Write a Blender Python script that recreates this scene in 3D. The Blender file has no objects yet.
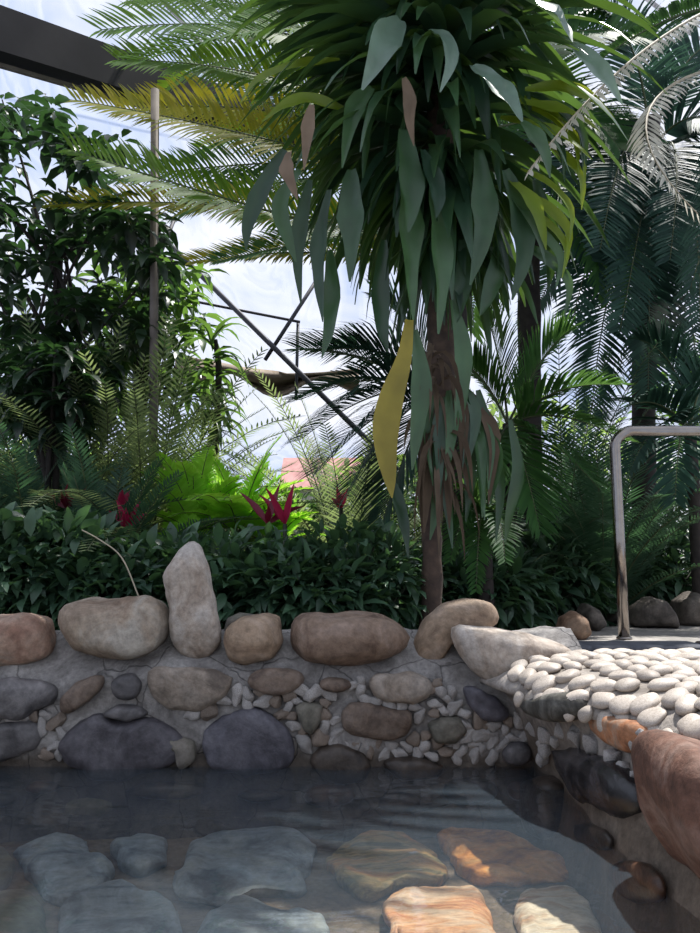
import bpy, math, random
from mathutils import Vector, noise, Matrix
S = bpy.context.scene
COL = S.collection
V = Vector
F = 750.0; CAMZ = 0.64; PITCH = math.radians(8.0)
FW = V((0, math.cos(PITCH), math.sin(PITCH))); UP = V((0, -math.sin(PITCH), math.cos(PITCH)))
def ray(px, py): return V(((px-350)/F, 0, 0)) + FW - UP*((py-466.5)/F)
def P(px, py, Y):
    d = ray(px, py); t = Y/d.y
    return V((0, 0, CAMZ)) + d*t
def G(px, py, z):
    d = ray(px, py); t = (z-CAMZ)/d.z
    return V((0, 0, CAMZ)) + d*t
def VP(px, py, a, b):            # vertical plane through ground points a, b
    n = V((b[1]-a[1], -(b[0]-a[0]), 0)); d = ray(px, py)
    t = n.dot(V((a[0], a[1], 0)))/n.dot(d)
    return V((0, 0, CAMZ)) + d*t

# ------------------------------------------------------------------ materials
def srgb(c):
    return tuple(((x/255)/12.92 if x/255 <= .04045 else ((x/255+.055)/1.055)**2.4) for x in c) + (1,)
def newmat(name):
    m = bpy.data.materials.new(name); m.use_nodes = True
    nt = m.node_tree; nt.nodes.clear()
    return m, nt, nt.nodes.new('ShaderNodeOutputMaterial')
def N(nt, t, **kw):
    n = nt.nodes.new('ShaderNode'+t)
    for k, v in kw.items():
        if k in n.inputs: n.inputs[k].default_value = v
        else: setattr(n, k, v)
    return n
def ramp(nt, stops):
    r = nt.nodes.new('ShaderNodeValToRGB'); e = r.color_ramp.elements
    while len(e) < len(stops): e.new(.5)
    for el, (p, c) in zip(e, stops): el.position = p; el.color = c
    return r
def stone_mat(name, cols, scale=6, rough=.7, bump=.45, fine=34, seed=0, spec=.35, streak=None, grit=.5):
    m, nt, out = newmat(name); L = nt.links.new
    tc = N(nt, 'TexCoord'); oi = N(nt, 'ObjectInfo')
    mp = N(nt, 'Mapping'); L(tc.outputs['Object'], mp.inputs[0])
    if streak: mp.inputs['Scale'].default_value = streak
    ad = N(nt, 'VectorMath', operation='ADD'); L(mp.outputs[0], ad.inputs[0])
    sc = N(nt, 'VectorMath', operation='SCALE'); sc.inputs[0].default_value = (7, 3, 5); L(oi.outputs['Random'], sc.inputs['Scale']); L(sc.outputs[0], ad.inputs[1])
    n1 = N(nt, 'TexNoise', Scale=scale, Detail=9, Roughness=.66, Distortion=.9); L(ad.outputs[0], n1.inputs['Vector'])
    k = len(cols); r = ramp(nt, [(.37+.25*i/(k-1), srgb(c)) for i, c in enumerate(cols)]); L(n1.outputs[0], r.inputs[0])
    n2 = N(nt, 'TexNoise', Scale=fine, Detail=5, Roughness=.7); L(ad.outputs[0], n2.inputs['Vector'])
    r2 = ramp(nt, [(.3, (1-grit, 1-grit, 1-grit, 1)), (.65, (1, 1, 1, 1))]); L(n2.outputs[0], r2.inputs[0])
    mx = N(nt, 'MixRGB', blend_type='MULTIPLY', Fac=1.0); L(r.outputs[0], mx.inputs[1]); L(r2.outputs[0], mx.inputs[2])
    hs = N(nt, 'HueSaturation'); L(mx.outputs[0], hs.inputs['Color'])
    mr = N(nt, 'MapRange'); mr.inputs['To Min'].default_value = .85; mr.inputs['To Max'].default_value = 1.15
    L(oi.outputs['Random'], mr.inputs[0]); L(mr.outputs[0], hs.inputs['Value'])
    b = N(nt, 'BsdfPrincipled', Roughness=rough); b.inputs['Specular IOR Level'].default_value = spec; L(hs.outputs[0], b.inputs['Base Color'])
    ma = N(nt, 'MixRGB', Fac=.4); L(n1.outputs[0], ma.inputs[1]); L(n2.outputs[0], ma.inputs[2])
    bp = N(nt, 'Bump', Strength=bump, Distance=.02); L(ma.outputs[0], bp.inputs['Height']); L(bp.outputs[0], b.inputs['Normal'])
    L(b.outputs[0], out.inputs[0]); return m
def leaf_mat(name, c1, c2, trans=None, tf=.35, rough=.42, spec=.5, objr=False):
    m, nt, out = newmat(name); L = nt.links.new
    g = N(nt, 'NewGeometry')
    r = ramp(nt, [(0, srgb(c1)), (1, srgb(c2))]); L(N(nt, 'ObjectInfo').outputs['Random'] if objr else g.outputs['Random Per Island'], r.inputs[0])
    tc = N(nt, 'TexCoord'); n1 = N(nt, 'TexNoise', Scale=9, Detail=3); L(tc.outputs['Object'], n1.inputs['Vector'])
    rr = ramp(nt, [(.35, (.7, .7, .7, 1)), (.7, (1, 1, 1, 1))]); L(n1.outputs[0], rr.inputs[0])
    mx = N(nt, 'MixRGB', blend_type='MULTIPLY', Fac=1); L(r.outputs[0], mx.inputs[1]); L(rr.outputs[0], mx.inputs[2])
    b = N(nt, 'BsdfPrincipled', Roughness=rough); b.inputs['Specular IOR Level'].default_value = spec
    L(mx.outputs[0], b.inputs['Base Color'])
    t = N(nt, 'BsdfTranslucent')
    if trans:
        tm = N(nt, 'MixRGB', Fac=.75); L(mx.outputs[0], tm.inputs[1]); tm.inputs[2].default_value = srgb(trans); L(tm.outputs[0], t.inputs[0])
    else: L(mx.outputs[0], t.inputs[0])
    ms = N(nt, 'MixShader', Fac=tf); L(b.outputs[0], ms.inputs[1]); L(t.outputs[0], ms.inputs[2])
    L(ms.outputs[0], out.inputs[0]); return m
def plain(name, c, rough=.6, metal=0, c2=None, scale=8, bump=.1, spec=.4):
    m, nt, out = newmat(name); L = nt.links.new
    tc = N(nt, 'TexCoord'); n1 = N(nt, 'TexNoise', Scale=scale, Detail=4); L(tc.outputs['Object'], n1.inputs['Vector'])
    r = ramp(nt, [(.3, srgb(c)), (.7, srgb(c2 or c))]); L(n1.outputs[0], r.inputs[0])
    b = N(nt, 'BsdfPrincipled', Roughness=rough, Metallic=metal); b.inputs['Specular IOR Level'].default_value = spec
    L(r.outputs[0], b.inputs['Base Color'])
    bp = N(nt, 'Bump', Strength=bump, Distance=.01); L(n1.outputs[0], bp.inputs['Height']); L(bp.outputs[0], b.inputs['Normal'])
    L(b.outputs[0], out.inputs[0]); return m

M = {}
M['mortar'] = stone_mat('mortar', [(116, 112, 109), (144, 140, 137), (168, 164, 160)], 7, .85, .7, 60, grit=.4)
def add_cracks(m, sc, w_, dark):
    nt = m.node_tree; L = nt.links.new; b = [n for n in nt.nodes if n.type == 'BSDF_PRINCIPLED'][0]
    tc = N(nt, 'TexCoord'); nz = N(nt, 'TexNoise', Scale=3, Detail=4); L(tc.outputs['Object'], nz.inputs['Vector'])
    mx = N(nt, 'MixRGB', blend_type='LINEAR_LIGHT', Fac=.12); L(tc.outputs['Object'], mx.inputs[1]); L(nz.outputs['Color'], mx.inputs[2])
    v = N(nt, 'TexVoronoi', feature='DISTANCE_TO_EDGE', Scale=sc); L(mx.outputs[0], v.inputs['Vector'])
    r = ramp(nt, [(0, (dark,)*3+(1,)), (w_, (1, 1, 1, 1))]); L(v.outputs['Distance'], r.inputs[0])
    l = b.inputs['Base Color'].links[0].from_socket; mm = N(nt, 'MixRGB', blend_type='MULTIPLY', Fac=1); L(l, mm.inputs[1]); L(r.outputs[0], mm.inputs[2]); L(mm.outputs[0], b.inputs['Base Color'])
    bp = N(nt, 'Bump', Strength=.8, Distance=.01); L(r.outputs[0], bp.inputs['Height']); old = b.inputs['Normal'].links[0].from_socket; L(old, bp.inputs['Normal']); L(bp.outputs[0], b.inputs['Normal'])
add_cracks(M['mortar'], 4.2, .012, .55)
def add_wet_shade(m, z0, z1, dark):  # darkens and browns the mortar towards the bottom: wetness with shade painted in
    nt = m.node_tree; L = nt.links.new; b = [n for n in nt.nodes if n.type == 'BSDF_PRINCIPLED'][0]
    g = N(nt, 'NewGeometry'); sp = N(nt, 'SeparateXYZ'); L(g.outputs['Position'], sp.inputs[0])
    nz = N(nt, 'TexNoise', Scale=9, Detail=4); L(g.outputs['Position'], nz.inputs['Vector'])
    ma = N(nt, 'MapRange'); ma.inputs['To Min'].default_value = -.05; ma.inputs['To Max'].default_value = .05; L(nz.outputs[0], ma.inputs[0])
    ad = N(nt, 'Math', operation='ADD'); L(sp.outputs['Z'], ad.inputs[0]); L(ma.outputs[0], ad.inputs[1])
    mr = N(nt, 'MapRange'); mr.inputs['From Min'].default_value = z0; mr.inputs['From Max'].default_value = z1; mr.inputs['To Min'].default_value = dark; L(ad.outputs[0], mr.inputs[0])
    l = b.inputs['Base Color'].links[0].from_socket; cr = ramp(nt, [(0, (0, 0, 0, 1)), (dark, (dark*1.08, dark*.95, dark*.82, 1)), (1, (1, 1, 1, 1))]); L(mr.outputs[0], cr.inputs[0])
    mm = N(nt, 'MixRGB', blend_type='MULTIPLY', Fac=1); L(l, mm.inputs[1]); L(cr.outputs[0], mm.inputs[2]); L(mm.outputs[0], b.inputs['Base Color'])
add_wet_shade(M['mortar'], .02, .075, .3)  # wet waterline band, with the shade between the stones painted into it
M['mortarledge'] = stone_mat('ledge_mortar', [(124, 116, 108), (150, 142, 134), (174, 166, 158)], 7, .85, .7, 60, grit=.4)
add_wet_shade(M['mortarledge'], .09, .22, .36)  # shade of the right bank painted into the colour, along with the wet band
M['salmon'] = stone_mat('salmon_stone', [(146, 112, 96), (168, 140, 122), (158, 148, 138)], 5)
M['beige'] = stone_mat('beige_stone', [(140, 118, 100), (176, 160, 142), (188, 180, 168)], 4.5)
M['greybeige'] = stone_mat('grey_beige_stone', [(138, 122, 108), (170, 158, 146), (180, 172, 164)], 6)
M['dulltan'] = stone_mat('dull_tan_stone', [(96, 86, 78), (138, 126, 114), (150, 140, 130)], 6)
M['dullbrown'] = stone_mat('dull_brown_stone', [(84, 70, 62), (116, 100, 88), (128, 114, 104)], 7)
M['brown'] = stone_mat('brown_stone', [(106, 86, 73), (138, 116, 99), (148, 128, 114)], 7)
M['tan'] = stone_mat('tan_stone', [(128, 106, 88), (158, 136, 114), (170, 150, 132)], 6)
M['olive'] = stone_mat('olive_stone', [(86, 84, 76), (108, 104, 94), (118, 112, 104)], 6)
M['purple'] = stone_mat('purple_stone', [(60, 57, 62), (80, 77, 82), (98, 95, 99)], 5, .5)
M['purple2'] = stone_mat('slate_purple_stone', [(72, 70, 77), (90, 88, 96), (102, 100, 107)], 5, .5)
M['darkgrey'] = stone_mat('dark_grey_stone', [(70, 68, 70), (100, 97, 98), (118, 114, 114)], 5, .5)
M['black'] = stone_mat('black_wet_stone', [(24, 24, 26), (36, 35, 38), (76, 72, 74)], 5, .25, spec=.6)
M['wet'] = stone_mat('wet_dark_stone', [(40, 36, 34), (66, 58, 52), (84, 74, 66)], 6, .3)
M['wetorange'] = stone_mat('wet_orange_stone', [(52, 42, 36), (88, 62, 48), (84, 70, 60)], 5, .3)
M['red'] = stone_mat('red_stone', [(82, 58, 48), (108, 76, 62), (134, 108, 96)], 6, .75, .5)
M['redbrown'] = stone_mat('rust_brown_stone', [(104, 70, 52), (164, 112, 78), (150, 130, 112)], 6, .7, .35)
M['lichen'] = stone_mat('dark_slab_stone', [(52, 50, 46), (76, 74, 68), (112, 110, 104)], 9, .7, .4)
M['pebble'] = stone_mat('white_pebble', [(146, 135, 124), (172, 162, 151), (188, 178, 168)], 10, .55, .08, 60, grit=.15)
M['chip'] = stone_mat('white_chip', [(122, 118, 116), (158, 154, 151), (188, 183, 178)], 14, .6, .2, 60)
M['chipbrown'] = stone_mat('brown_chip', [(94, 82, 72), (124, 110, 98), (150, 140, 130)], 14, .6, .2, 60)
M['flagorange'] = stone_mat('orange_flagstone', [(140, 82, 30), (206, 138, 62), (222, 178, 116)], 5, .6, .4, 30)
M['flaggreen'] = stone_mat('green_brown_flagstone', [(96, 92, 60), (166, 142, 92), (196, 138, 78)], 4, .6, .4, 30, streak=(1, 3, 1))
M['flagpeach'] = stone_mat('peach_flagstone', [(176, 100, 50), (214, 160, 112), (216, 188, 158)], 4, .6, .4, 30, streak=(1, 3, 1))
M['flagpale'] = stone_mat('pale_flagstone', [(168, 116, 66), (206, 190, 166), (214, 206, 190)], 3.5, .6, .4, 30, streak=(1, 2.5, 1))
M['flaggrey'] = stone_mat('grey_flagstone', [(104, 114, 122), (146, 156, 162), (156, 162, 160)], 5, .6, .3, 30)
M['flagolive'] = stone_mat('olive_flagstone', [(96, 92, 76), (118, 112, 92), (120, 110, 90)], 5, .6, .3, 30)
M['poolfloor'] = stone_mat('pool_mortar_floor', [(78, 66, 54), (104, 90, 74), (112, 100, 84)], 5, .85, .4, 50)
M['bank'] = stone_mat('wet_mortar_bank', [(80, 76, 74), (104, 99, 96), (116, 112, 108)], 6, .7, .4, 50)
M['patio'] = stone_mat('patio_paving', [(120, 116, 112), (144, 140, 134), (156, 150, 144)], 3, .8, .2, 40)
M['kerb'] = stone_mat('kerb_stone', [(66, 68, 76), (84, 86, 94), (92, 92, 98)], 5, .7, .2, 40)
M['kerb2'] = stone_mat('kerb_brown_stone', [(96, 84, 80), (118, 104, 98), (124, 112, 106)], 5, .7, .2, 40)
M['soil'] = stone_mat('soil', [(34, 28, 22), (52, 44, 34), (58, 56, 38)], 8, .95, .6, 30)
M['rock'] = stone_mat('garden_rock', [(74, 68, 62), (104, 96, 88), (120, 112, 104)], 4, .8)
M['rockwarm'] = stone_mat('warm_garden_rock', [(110, 84, 64), (140, 112, 90), (150, 130, 110)], 5, .8)

M['drac'] = leaf_mat('dracaena_leaf', (36, 62, 50), (60, 94, 66), (110, 145, 50), .27, .32, .6)
M['dracbig'] = leaf_mat('dracaena_hanging_leaf', (34, 62, 50), (74, 108, 70), (110, 150, 50), .25, .33, .6, True)
M['dracpale'] = leaf_mat('dracaena_glossy_leaf', (104, 134, 118), (136, 160, 144), (130, 160, 80), .3, .28, .8)
M['dracyellow'] = leaf_mat('dracaena_yellow_leaf', (150, 140, 52), (168, 150, 60), (200, 180, 60), .35)
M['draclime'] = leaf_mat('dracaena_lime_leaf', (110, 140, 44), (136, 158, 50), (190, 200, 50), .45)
M['dry'] = leaf_mat('dry_leaf', (128, 108, 92), (160, 140, 120), (160, 130, 100), .3, .7, .2)
M['drydark'] = leaf_mat('dry_brown_leaf', (78, 66, 54), (110, 96, 82), (120, 100, 80), .25, .8, .1)
M['palm'] = leaf_mat('palm_leaflet', (48, 92, 30), (88, 132, 42), (170, 205, 50), .5, .55, .2)
M['palmyellow'] = leaf_mat('palm_yellow_leaflet', (96, 116, 30), (160, 150, 44), (220, 205, 50), .5, .55, .2)
M['palmdark'] = leaf_mat('palm_dark_leaflet', (34, 58, 54), (56, 88, 74), (76, 116, 84), .25, .55, .2)
M['palmmid'] = leaf_mat('palm_mid_leaflet', (38, 76, 40), (62, 106, 52), (110, 150, 70), .4, .55, .2)
M['palmpale'] = leaf_mat('palm_pale_leaflet', (196, 192, 178), (226, 222, 208), (226, 220, 200), .45, .4, .6)
M['treedark'] = leaf_mat('tree_leaf_dark', (22, 38, 32), (44, 66, 46), (70, 110, 50), .25, .4, .6)
M['treegreen'] = leaf_mat('tree_leaf_green', (44, 76, 46), (78, 112, 60), (120, 160, 60), .4, .4, .6)
M['shrub'] = leaf_mat('shrub_leaf', (42, 68, 54), (80, 112, 84), (96, 136, 70), .3, .42, .5)
M['shrubmid'] = leaf_mat('shrub_mid_leaf', (48, 76, 50), (84, 112, 72), (90, 130, 50), .3, .45, .4)
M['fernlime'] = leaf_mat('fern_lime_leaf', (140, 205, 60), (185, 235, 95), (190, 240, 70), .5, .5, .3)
M['fernolive'] = leaf_mat('fern_olive_leaf', (86, 104, 78), (136, 148, 108), (150, 170, 100), .45, .5, .3)
M['ferndark'] = leaf_mat('fern_dark_leaf', (52, 80, 64), (80, 110, 86), (80, 120, 70), .3, .5, .3)
M['redleaf'] = leaf_mat('cordyline_leaf', (150, 34, 70), (200, 50, 96), (220, 50, 90), .4, .4, .4)
M['reddark'] = leaf_mat('cordyline_dark_leaf', (90, 24, 44), (140, 34, 66), (160, 30, 60), .3, .4, .4)
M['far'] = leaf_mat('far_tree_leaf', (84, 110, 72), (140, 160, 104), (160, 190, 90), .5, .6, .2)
M['bark'] = plain('dark_bark', (40, 36, 36), .9, 0, (60, 54, 50), 20, .6)
M['barkbrown'] = plain('brown_bark', (50, 42, 38), .9, 0, (86, 70, 60), 16, .8)
M['stem'] = plain('green_stem', (58, 70, 44), .6, 0, (86, 92, 60), 10)
M['stemdark'] = plain('dark_stem', (38, 44, 34), .7, 0, (56, 60, 44), 10)
M['drystem'] = plain('dry_stem', (150, 140, 120), .7, 0, (176, 164, 142), 10)
M['steel'] = plain('brushed_steel', (138, 130, 124), .16, 1, (150, 144, 138), 30, .02)
M['girder'] = plain('dark_girder', (16, 16, 22), .9, .0, (22, 22, 28), 5)
M['truss'] = plain('truss_steel', (52, 52, 58), .6, .3, (70, 70, 76), 5)
M['pole'] = plain('grey_pole', (96, 88, 84), .85, 0, (118, 110, 104), 9)
M['gutter'] = plain('brown_cloth', (96, 82, 68), .8, 0, (132, 118, 100), 5)
M['roof'] = plain('red_roof', (158, 110, 106), .8, 0, (176, 134, 128), 5)
M['house'] = plain('house_wall', (200, 196, 186), .8, 0, (214, 210, 202), 5)

def film_mat():
    m, nt, out = newmat('greenhouse_film'); L = nt.links.new
    tc = N(nt, 'TexCoord'); mp = N(nt, 'Mapping'); mp.inputs['Scale'].default_value = (1, .35, .5); mp.inputs['Rotation'].default_value = (0, 0, .6)
    L(tc.outputs['Object'], mp.inputs[0])
    n1 = N(nt, 'TexNoise', Scale=.9, Detail=5, Distortion=1.2); L(mp.outputs[0], n1.inputs['Vector'])
    r = ramp(nt, [(.38, (.08, .08, .08, 1)), (.5, (.34, .34, .34, 1)), (.53, (.14, .14, .14, 1)), (.62, (.38, .38, .38, 1)), (.66, (.12, .12, .12, 1))]); L(n1.outputs[0], r.inputs[0])
    a = N(nt, 'BsdfTransparent'); a.inputs[0].default_value = (.93, .95, 1, 1)
    t = N(nt, 'BsdfTranslucent'); t.inputs[0].default_value = (.30, .31, .36, 1)
    ms = N(nt, 'MixShader'); L(r.outputs[0], ms.inputs[0]); L(a.outputs[0], ms.inputs[1]); L(t.outputs[0], ms.inputs[2])
    L(ms.outputs[0], out.inputs[0]); return m
M['film'] = film_mat()
def water_mat():
    m, nt, out = newmat('pool_water'); L = nt.links.new
    tc = N(nt, 'TexCoord')
    mp = N(nt, 'Mapping'); mp.inputs['Scale'].default_value = (1, 2.2, 1); L(tc.outputs['Object'], mp.inputs[0])
    n1 = N(nt, 'TexNoise', Scale=2.2, Detail=3, Roughness=.5, Distortion=.4); L(mp.outputs[0], n1.inputs['Vector'])
    bp = N(nt, 'Bump', Strength=.35, Distance=.03); L(n1.outputs[0], bp.inputs['Height'])
    fr = N(nt, 'Fresnel', IOR=1.33); L(bp.outputs[0], fr.inputs['Normal'])
    a = N(nt, 'BsdfTransparent'); a.inputs[0].default_value = (.92, .92, .88, 1)
    g = N(nt, 'BsdfGlossy', Roughness=.03); L(bp.outputs[0], g.inputs['Normal']); g.inputs[0].default_value = (1, 1, 1, 1)
    ms = N(nt, 'MixShader'); L(fr.outputs[0], ms.inputs[0]); L(a.outputs[0], ms.inputs[1]); L(g.outputs[0], ms.inputs[2])
    df = N(nt, 'BsdfDiffuse'); df.inputs[0].default_value = (.17, .23, .29, 1); m2 = N(nt, 'MixShader', Fac=.10); L(ms.outputs[0], m2.inputs[1]); L(df.outputs[0], m2.inputs[2])
    L(m2.outputs[0], out.inputs[0]); return m
M['water'] = water_mat()

# ------------------------------------------------------------------ mesh helpers
class MB:
    def __init__(s): s.v = []; s.f = []
    def add(s, vs, fs):
        o = len(s.v); s.v += [tuple(v) for v in vs]; s.f += [tuple(i+o for i in f) for f in fs]
    def tube(s, pts, rs, n=8, caps=True):
        pts = [V(p) for p in pts]
        if not hasattr(rs, '__len__'): rs = [rs]*len(pts)
        vs = []; ref = None
        for i, p in enumerate(pts):
            t = (pts[min(i+1, len(pts)-1)]-pts[max(i-1, 0)]).normalized()
            if ref is None: ref = t.orthogonal().normalized()
            a = (ref - t*ref.dot(t)).normalized(); ref = a; b = t.cross(a)
            for k in range(n):
                w = 2*math.pi*k/n; vs.append(p+(a*math.cos(w)+b*math.sin(w))*rs[i])
        fs = [(i*n+k, i*n+(k+1) % n, (i+1)*n+(k+1) % n, (i+1)*n+k) for i in range(len(pts)-1) for k in range(n)]
        if caps: fs += [tuple(reversed(range(n))), tuple((len(pts)-1)*n+k for k in range(n))]
        s.add(vs, fs)
    def box(s, c, sz, ax=None):
        ax = ax or (V((1, 0, 0)), V((0, 1, 0)), V((0, 0, 1)))
        vs = [V(c)+ax[0]*sz[0]*i/2+ax[1]*sz[1]*j/2+ax[2]*sz[2]*k/2 for i in (-1, 1) for j in (-1, 1) for k in (-1, 1)]
        s.add(vs, [(0, 1, 3, 2), (4, 6, 7, 5), (0, 4, 5, 1), (2, 3, 7, 6), (0, 2, 6, 4), (1, 5, 7, 3)])
    def strip(s, pts, w, nrm, fold=.25, prof=None):    # strap leaf along pts
        n = len(pts); vs = []
        for i, p in enumerate(pts):
            p = V(p); t = (V(pts[min(i+1, n-1)])-V(pts[max(i-1, 0)])).normalized()
            sd = t.cross(nrm)
            if sd.length < 1e-3: sd = t.orthogonal()
            sd.normalize(); up = sd.cross(t)
            u = i/(n-1); k = prof(u) if prof else ((.3+.7*(u/.4)**.7) if u < .4 else max(.03, ((1-u)/.6))**.75)
            hw = w*.5*k
            rp = .16*math.sin(u*15+pts[0][0]*40)*hw; vs += [p+sd*hw+up*(hw*fold+rp), p, p-sd*hw+up*(hw*fold-rp)]
        fs = []
        for i in range(n-1):
            a = i*3; fs += [(a, a+1, a+4, a+3), (a+1, a+2, a+5, a+4)]
        s.add(vs, fs)
    def build(s, name, mat, parent=None, smooth=True, loc=None):
        me = bpy.data.meshes.new(name); me.from_pydata(s.v, [], s.f); me.update()
        me.materials.append(M[mat] if isinstance(mat, str) else mat)
        if smooth: me.polygons.foreach_set('use_smooth', [True]*len(me.polygons))
        o = bpy.data.objects.new(name, me); COL.objects.link(o)
        if parent:
            o.parent = parent; w = V((0, 0, 0)); q = parent
            while q: w += q.location; q = q.parent
            for v in me.vertices: v.co -= w
        elif loc is not None:
            for v in me.vertices: v.co -= V(loc)
            o.location = loc
        return o
def tag(o, label=None, cat=None, group=None, kind=None):
    if label: o['label'] = label
    if cat: o['category'] = cat
    if group: o['group'] = group
    if kind: o['kind'] = kind
    return o
def empty(name, loc, label, cat, group=None):
    o = bpy.data.objects.new(name, None); COL.objects.link(o); o.location = loc; o.empty_display_size = .1
    return tag(o, label, cat, group)

def ico(sub):
    import bmesh
    bm = bmesh.new(); bmesh.ops.create_icosphere(bm, subdivisions=sub, radius=1)
    vs = [v.co.copy() for v in bm.verts]; fs = [tuple(v.index for v in f.verts) for f in bm.faces]; bm.free()
    return vs, fs
ICO = {k: ico(k) for k in (2, 3, 4)}
def outline_r(poly):
    c = [sum(p[0] for p in poly)/len(poly), sum(p[1] for p in poly)/len(poly)]
    n = 72; R = []
    for k in range(n):
        a = 2*math.pi*k/n; dx, dy = math.cos(a), math.sin(a); best = 0
        for i in range(len(poly)):
            x1, y1 = poly[i][0]-c[0], poly[i][1]-c[1]; x2, y2 = poly[(i+1) % len(poly)][0]-c[0], poly[(i+1) % len(poly)][1]-c[1]
            den = dx*(y2-y1)-dy*(x2-x1)
            if abs(den) < 1e-12: continue
            t = (x1*(y2-y1)-y1*(x2-x1))/den; u = (x1*dy-y1*dx)/den
            if t > 0 and -1e-6 <= u <= 1+1e-6: best = max(best, t)
        R.append(best)
    for _ in range(2): R = [(R[k-1]+2*R[k]+R[(k+1) % n])/4 for k in range(n)]
    return c, R
def blob(name, pts3, uax, vax, depth, mat, seed=0, amp=.03, full=.72, sub=4, parent=None, freq=6, push=0):
    """rounded stone whose outline (3D points lying in plane u,v) is its equator"""
    uax = V(uax).normalized(); vax = V(vax).normalized(); n = uax.cross(vax).normalized()
    o = sum((V(p) for p in pts3), V((0, 0, 0)))/len(pts3)
    poly = [((V(p)-o).dot(uax), (V(p)-o).dot(vax)) for p in pts3]
    c, R = outline_r(poly); ctr = o+uax*c[0]+vax*c[1]+n*push
    sz = sum(R)/len(R); vs = []
    for q in ICO[sub][0]:
        rho = math.hypot(q.x, q.z); a = math.atan2(q.z, q.x) % (2*math.pi); k = a/(2*math.pi)*72; i = int(k) % 72; fr = k-int(k)
        r = R[i]*(1-fr)+R[(i+1) % 72]*fr; rr = rho**full if rho > 0 else 0
        y = math.copysign(abs(q.y)**.85, q.y)*depth
        w = uax*math.cos(a)*r*rr+vax*math.sin(a)*r*rr+n*y
        nn = noise.noise_vector((w+V((seed*3.1, seed*1.7, 0)))*freq)*amp*sz*3 + noise.noise_vector((w+V((seed, 9, 4)))*freq*3)*amp*sz*1.1 + noise.noise_vector((w+V((seed, 2, 7)))*freq*9)*amp*sz*.35
        vs.append(w+nn)
    mb = MB(); mb.v = [tuple(v) for v in vs]; mb.f = list(ICO[sub][1])
    ob = mb.build(name, mat, None, True)
    ob.location = ctr
    if parent: ob.parent = parent; ob.location = ctr-parent.location
    return ob
def ell(x0, x1, y0, y1, tilt=0, n=12, sq=1.0):
    cx, cy, a, b = (x0+x1)/2, (y0+y1)/2, (x1-x0)/2, (y1-y0)/2; r = []
    for k in range(n):
        w = 2*math.pi*k/n; x = math.copysign(abs(math.cos(w))**sq, math.cos(w))*a; y = math.copysign(abs(math.sin(w))**sq, math.sin(w))*b
        r.append((cx+x*math.cos(tilt)-y*math.sin(tilt), cy+x*math.sin(tilt)+y*math.cos(tilt)))
    return r
XA, YA, ZA = V((1, 0, 0)), V((0, 1, 0)), V((0, 0, 1))
def bez(a, b, c, n):
    a, b, c = V(a), V(b), V(c)
    return [a*(1-t)**2+b*2*t*(1-t)+c*t*t for t in [i/(n-1) for i in range(n)]]
def cat(pts, n=4):
    pts = [V(p) for p in pts]; q = [pts[0]*2-pts[1]]+pts+[pts[-1]*2-pts[-2]]; r = []
    for i in range(1, len(q)-2):
        for k in range(n):
            t = k/n; r.append(.5*((2*q[i])+(q[i+1]-q[i-1])*t+(2*q[i-1]-5*q[i]+4*q[i+1]-q[i+2])*t*t+(3*q[i]-q[i-1]-3*q[i+1]+q[i+2])*t**3))
    return r+[pts[-1]]

# ------------------------------------------------------------------ camera, world, sun
cam = bpy.data.cameras.new('camera'); co = bpy.data.objects.new('camera', cam); COL.objects.link(co)
co.location = (0, 0, CAMZ); co.rotation_euler = (math.pi/2+PITCH, 0, 0)
cam.sensor_fit = 'VERTICAL'; cam.sensor_height = 24; cam.lens = 24*F/933; cam.clip_start = .02; cam.clip_end = 300
S.camera = co
w = bpy.data.worlds.new('World'); S.world = w; w.use_nodes = True; nt = w.node_tree; nt.nodes.clear(); L = nt.links.new
tc = N(nt, 'TexCoord'); mp = N(nt, 'Mapping'); mp.inputs['Scale'].default_value = (1, 1, 2); L(tc.outputs['Generated'], mp.inputs[0])
n1 = N(nt, 'TexNoise', Scale=3.2, Detail=5, Roughness=.55, Distortion=.4); L(mp.outputs[0], n1.inputs['Vector'])
r = ramp(nt, [(.40, (.54, .66, .92, 1)), (.60, (.92, .94, 1.0, 1))]); L(n1.outputs[0], r.inputs[0])
bg = N(nt, 'Background', Strength=1.0); L(r.outputs[0], bg.inputs[0]); wo = N(nt, 'OutputWorld'); L(bg.outputs[0], wo.inputs[0])
WSTR = bg
SUND = V((.287, .290, .913)).normalized()
sl = bpy.data.lights.new('sun', 'SUN'); so = bpy.data.objects.new('sun', sl); COL.objects.link(so)
sl.energy = 11.0; sl.angle = math.radians(.8); sl.color = (1, .95, .86)
so.rotation_euler = SUND.to_track_quat('Z', 'Y').to_euler(); so.location = (4, 3, 9)
S.view_settings.view_transform = 'Standard'; S.view_settings.look = 'None'; S.view_settings.exposure = 0.08; S.view_settings.gamma = 1

# ------------------------------------------------------------------ setting
def heightmesh(name, rows, mat, amp=.012, freq=7, loc=(0, 0, 0)):
    mb = MB(); m = len(rows[0]); vs = []
    for r_ in rows:
        for p in r_:
            p = V(p); vs.append(p+noise.noise_vector(p*freq)*amp+noise.noise_vector(p*freq*4)*amp*.35)
    fs = [(i*m+j, i*m+j+1, (i+1)*m+j+1, (i+1)*m+j) for i in range(len(rows)-1) for j in range(m-1)]
    mb.add(vs, fs); return tag(mb.build(name, mat), kind='structure')
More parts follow.
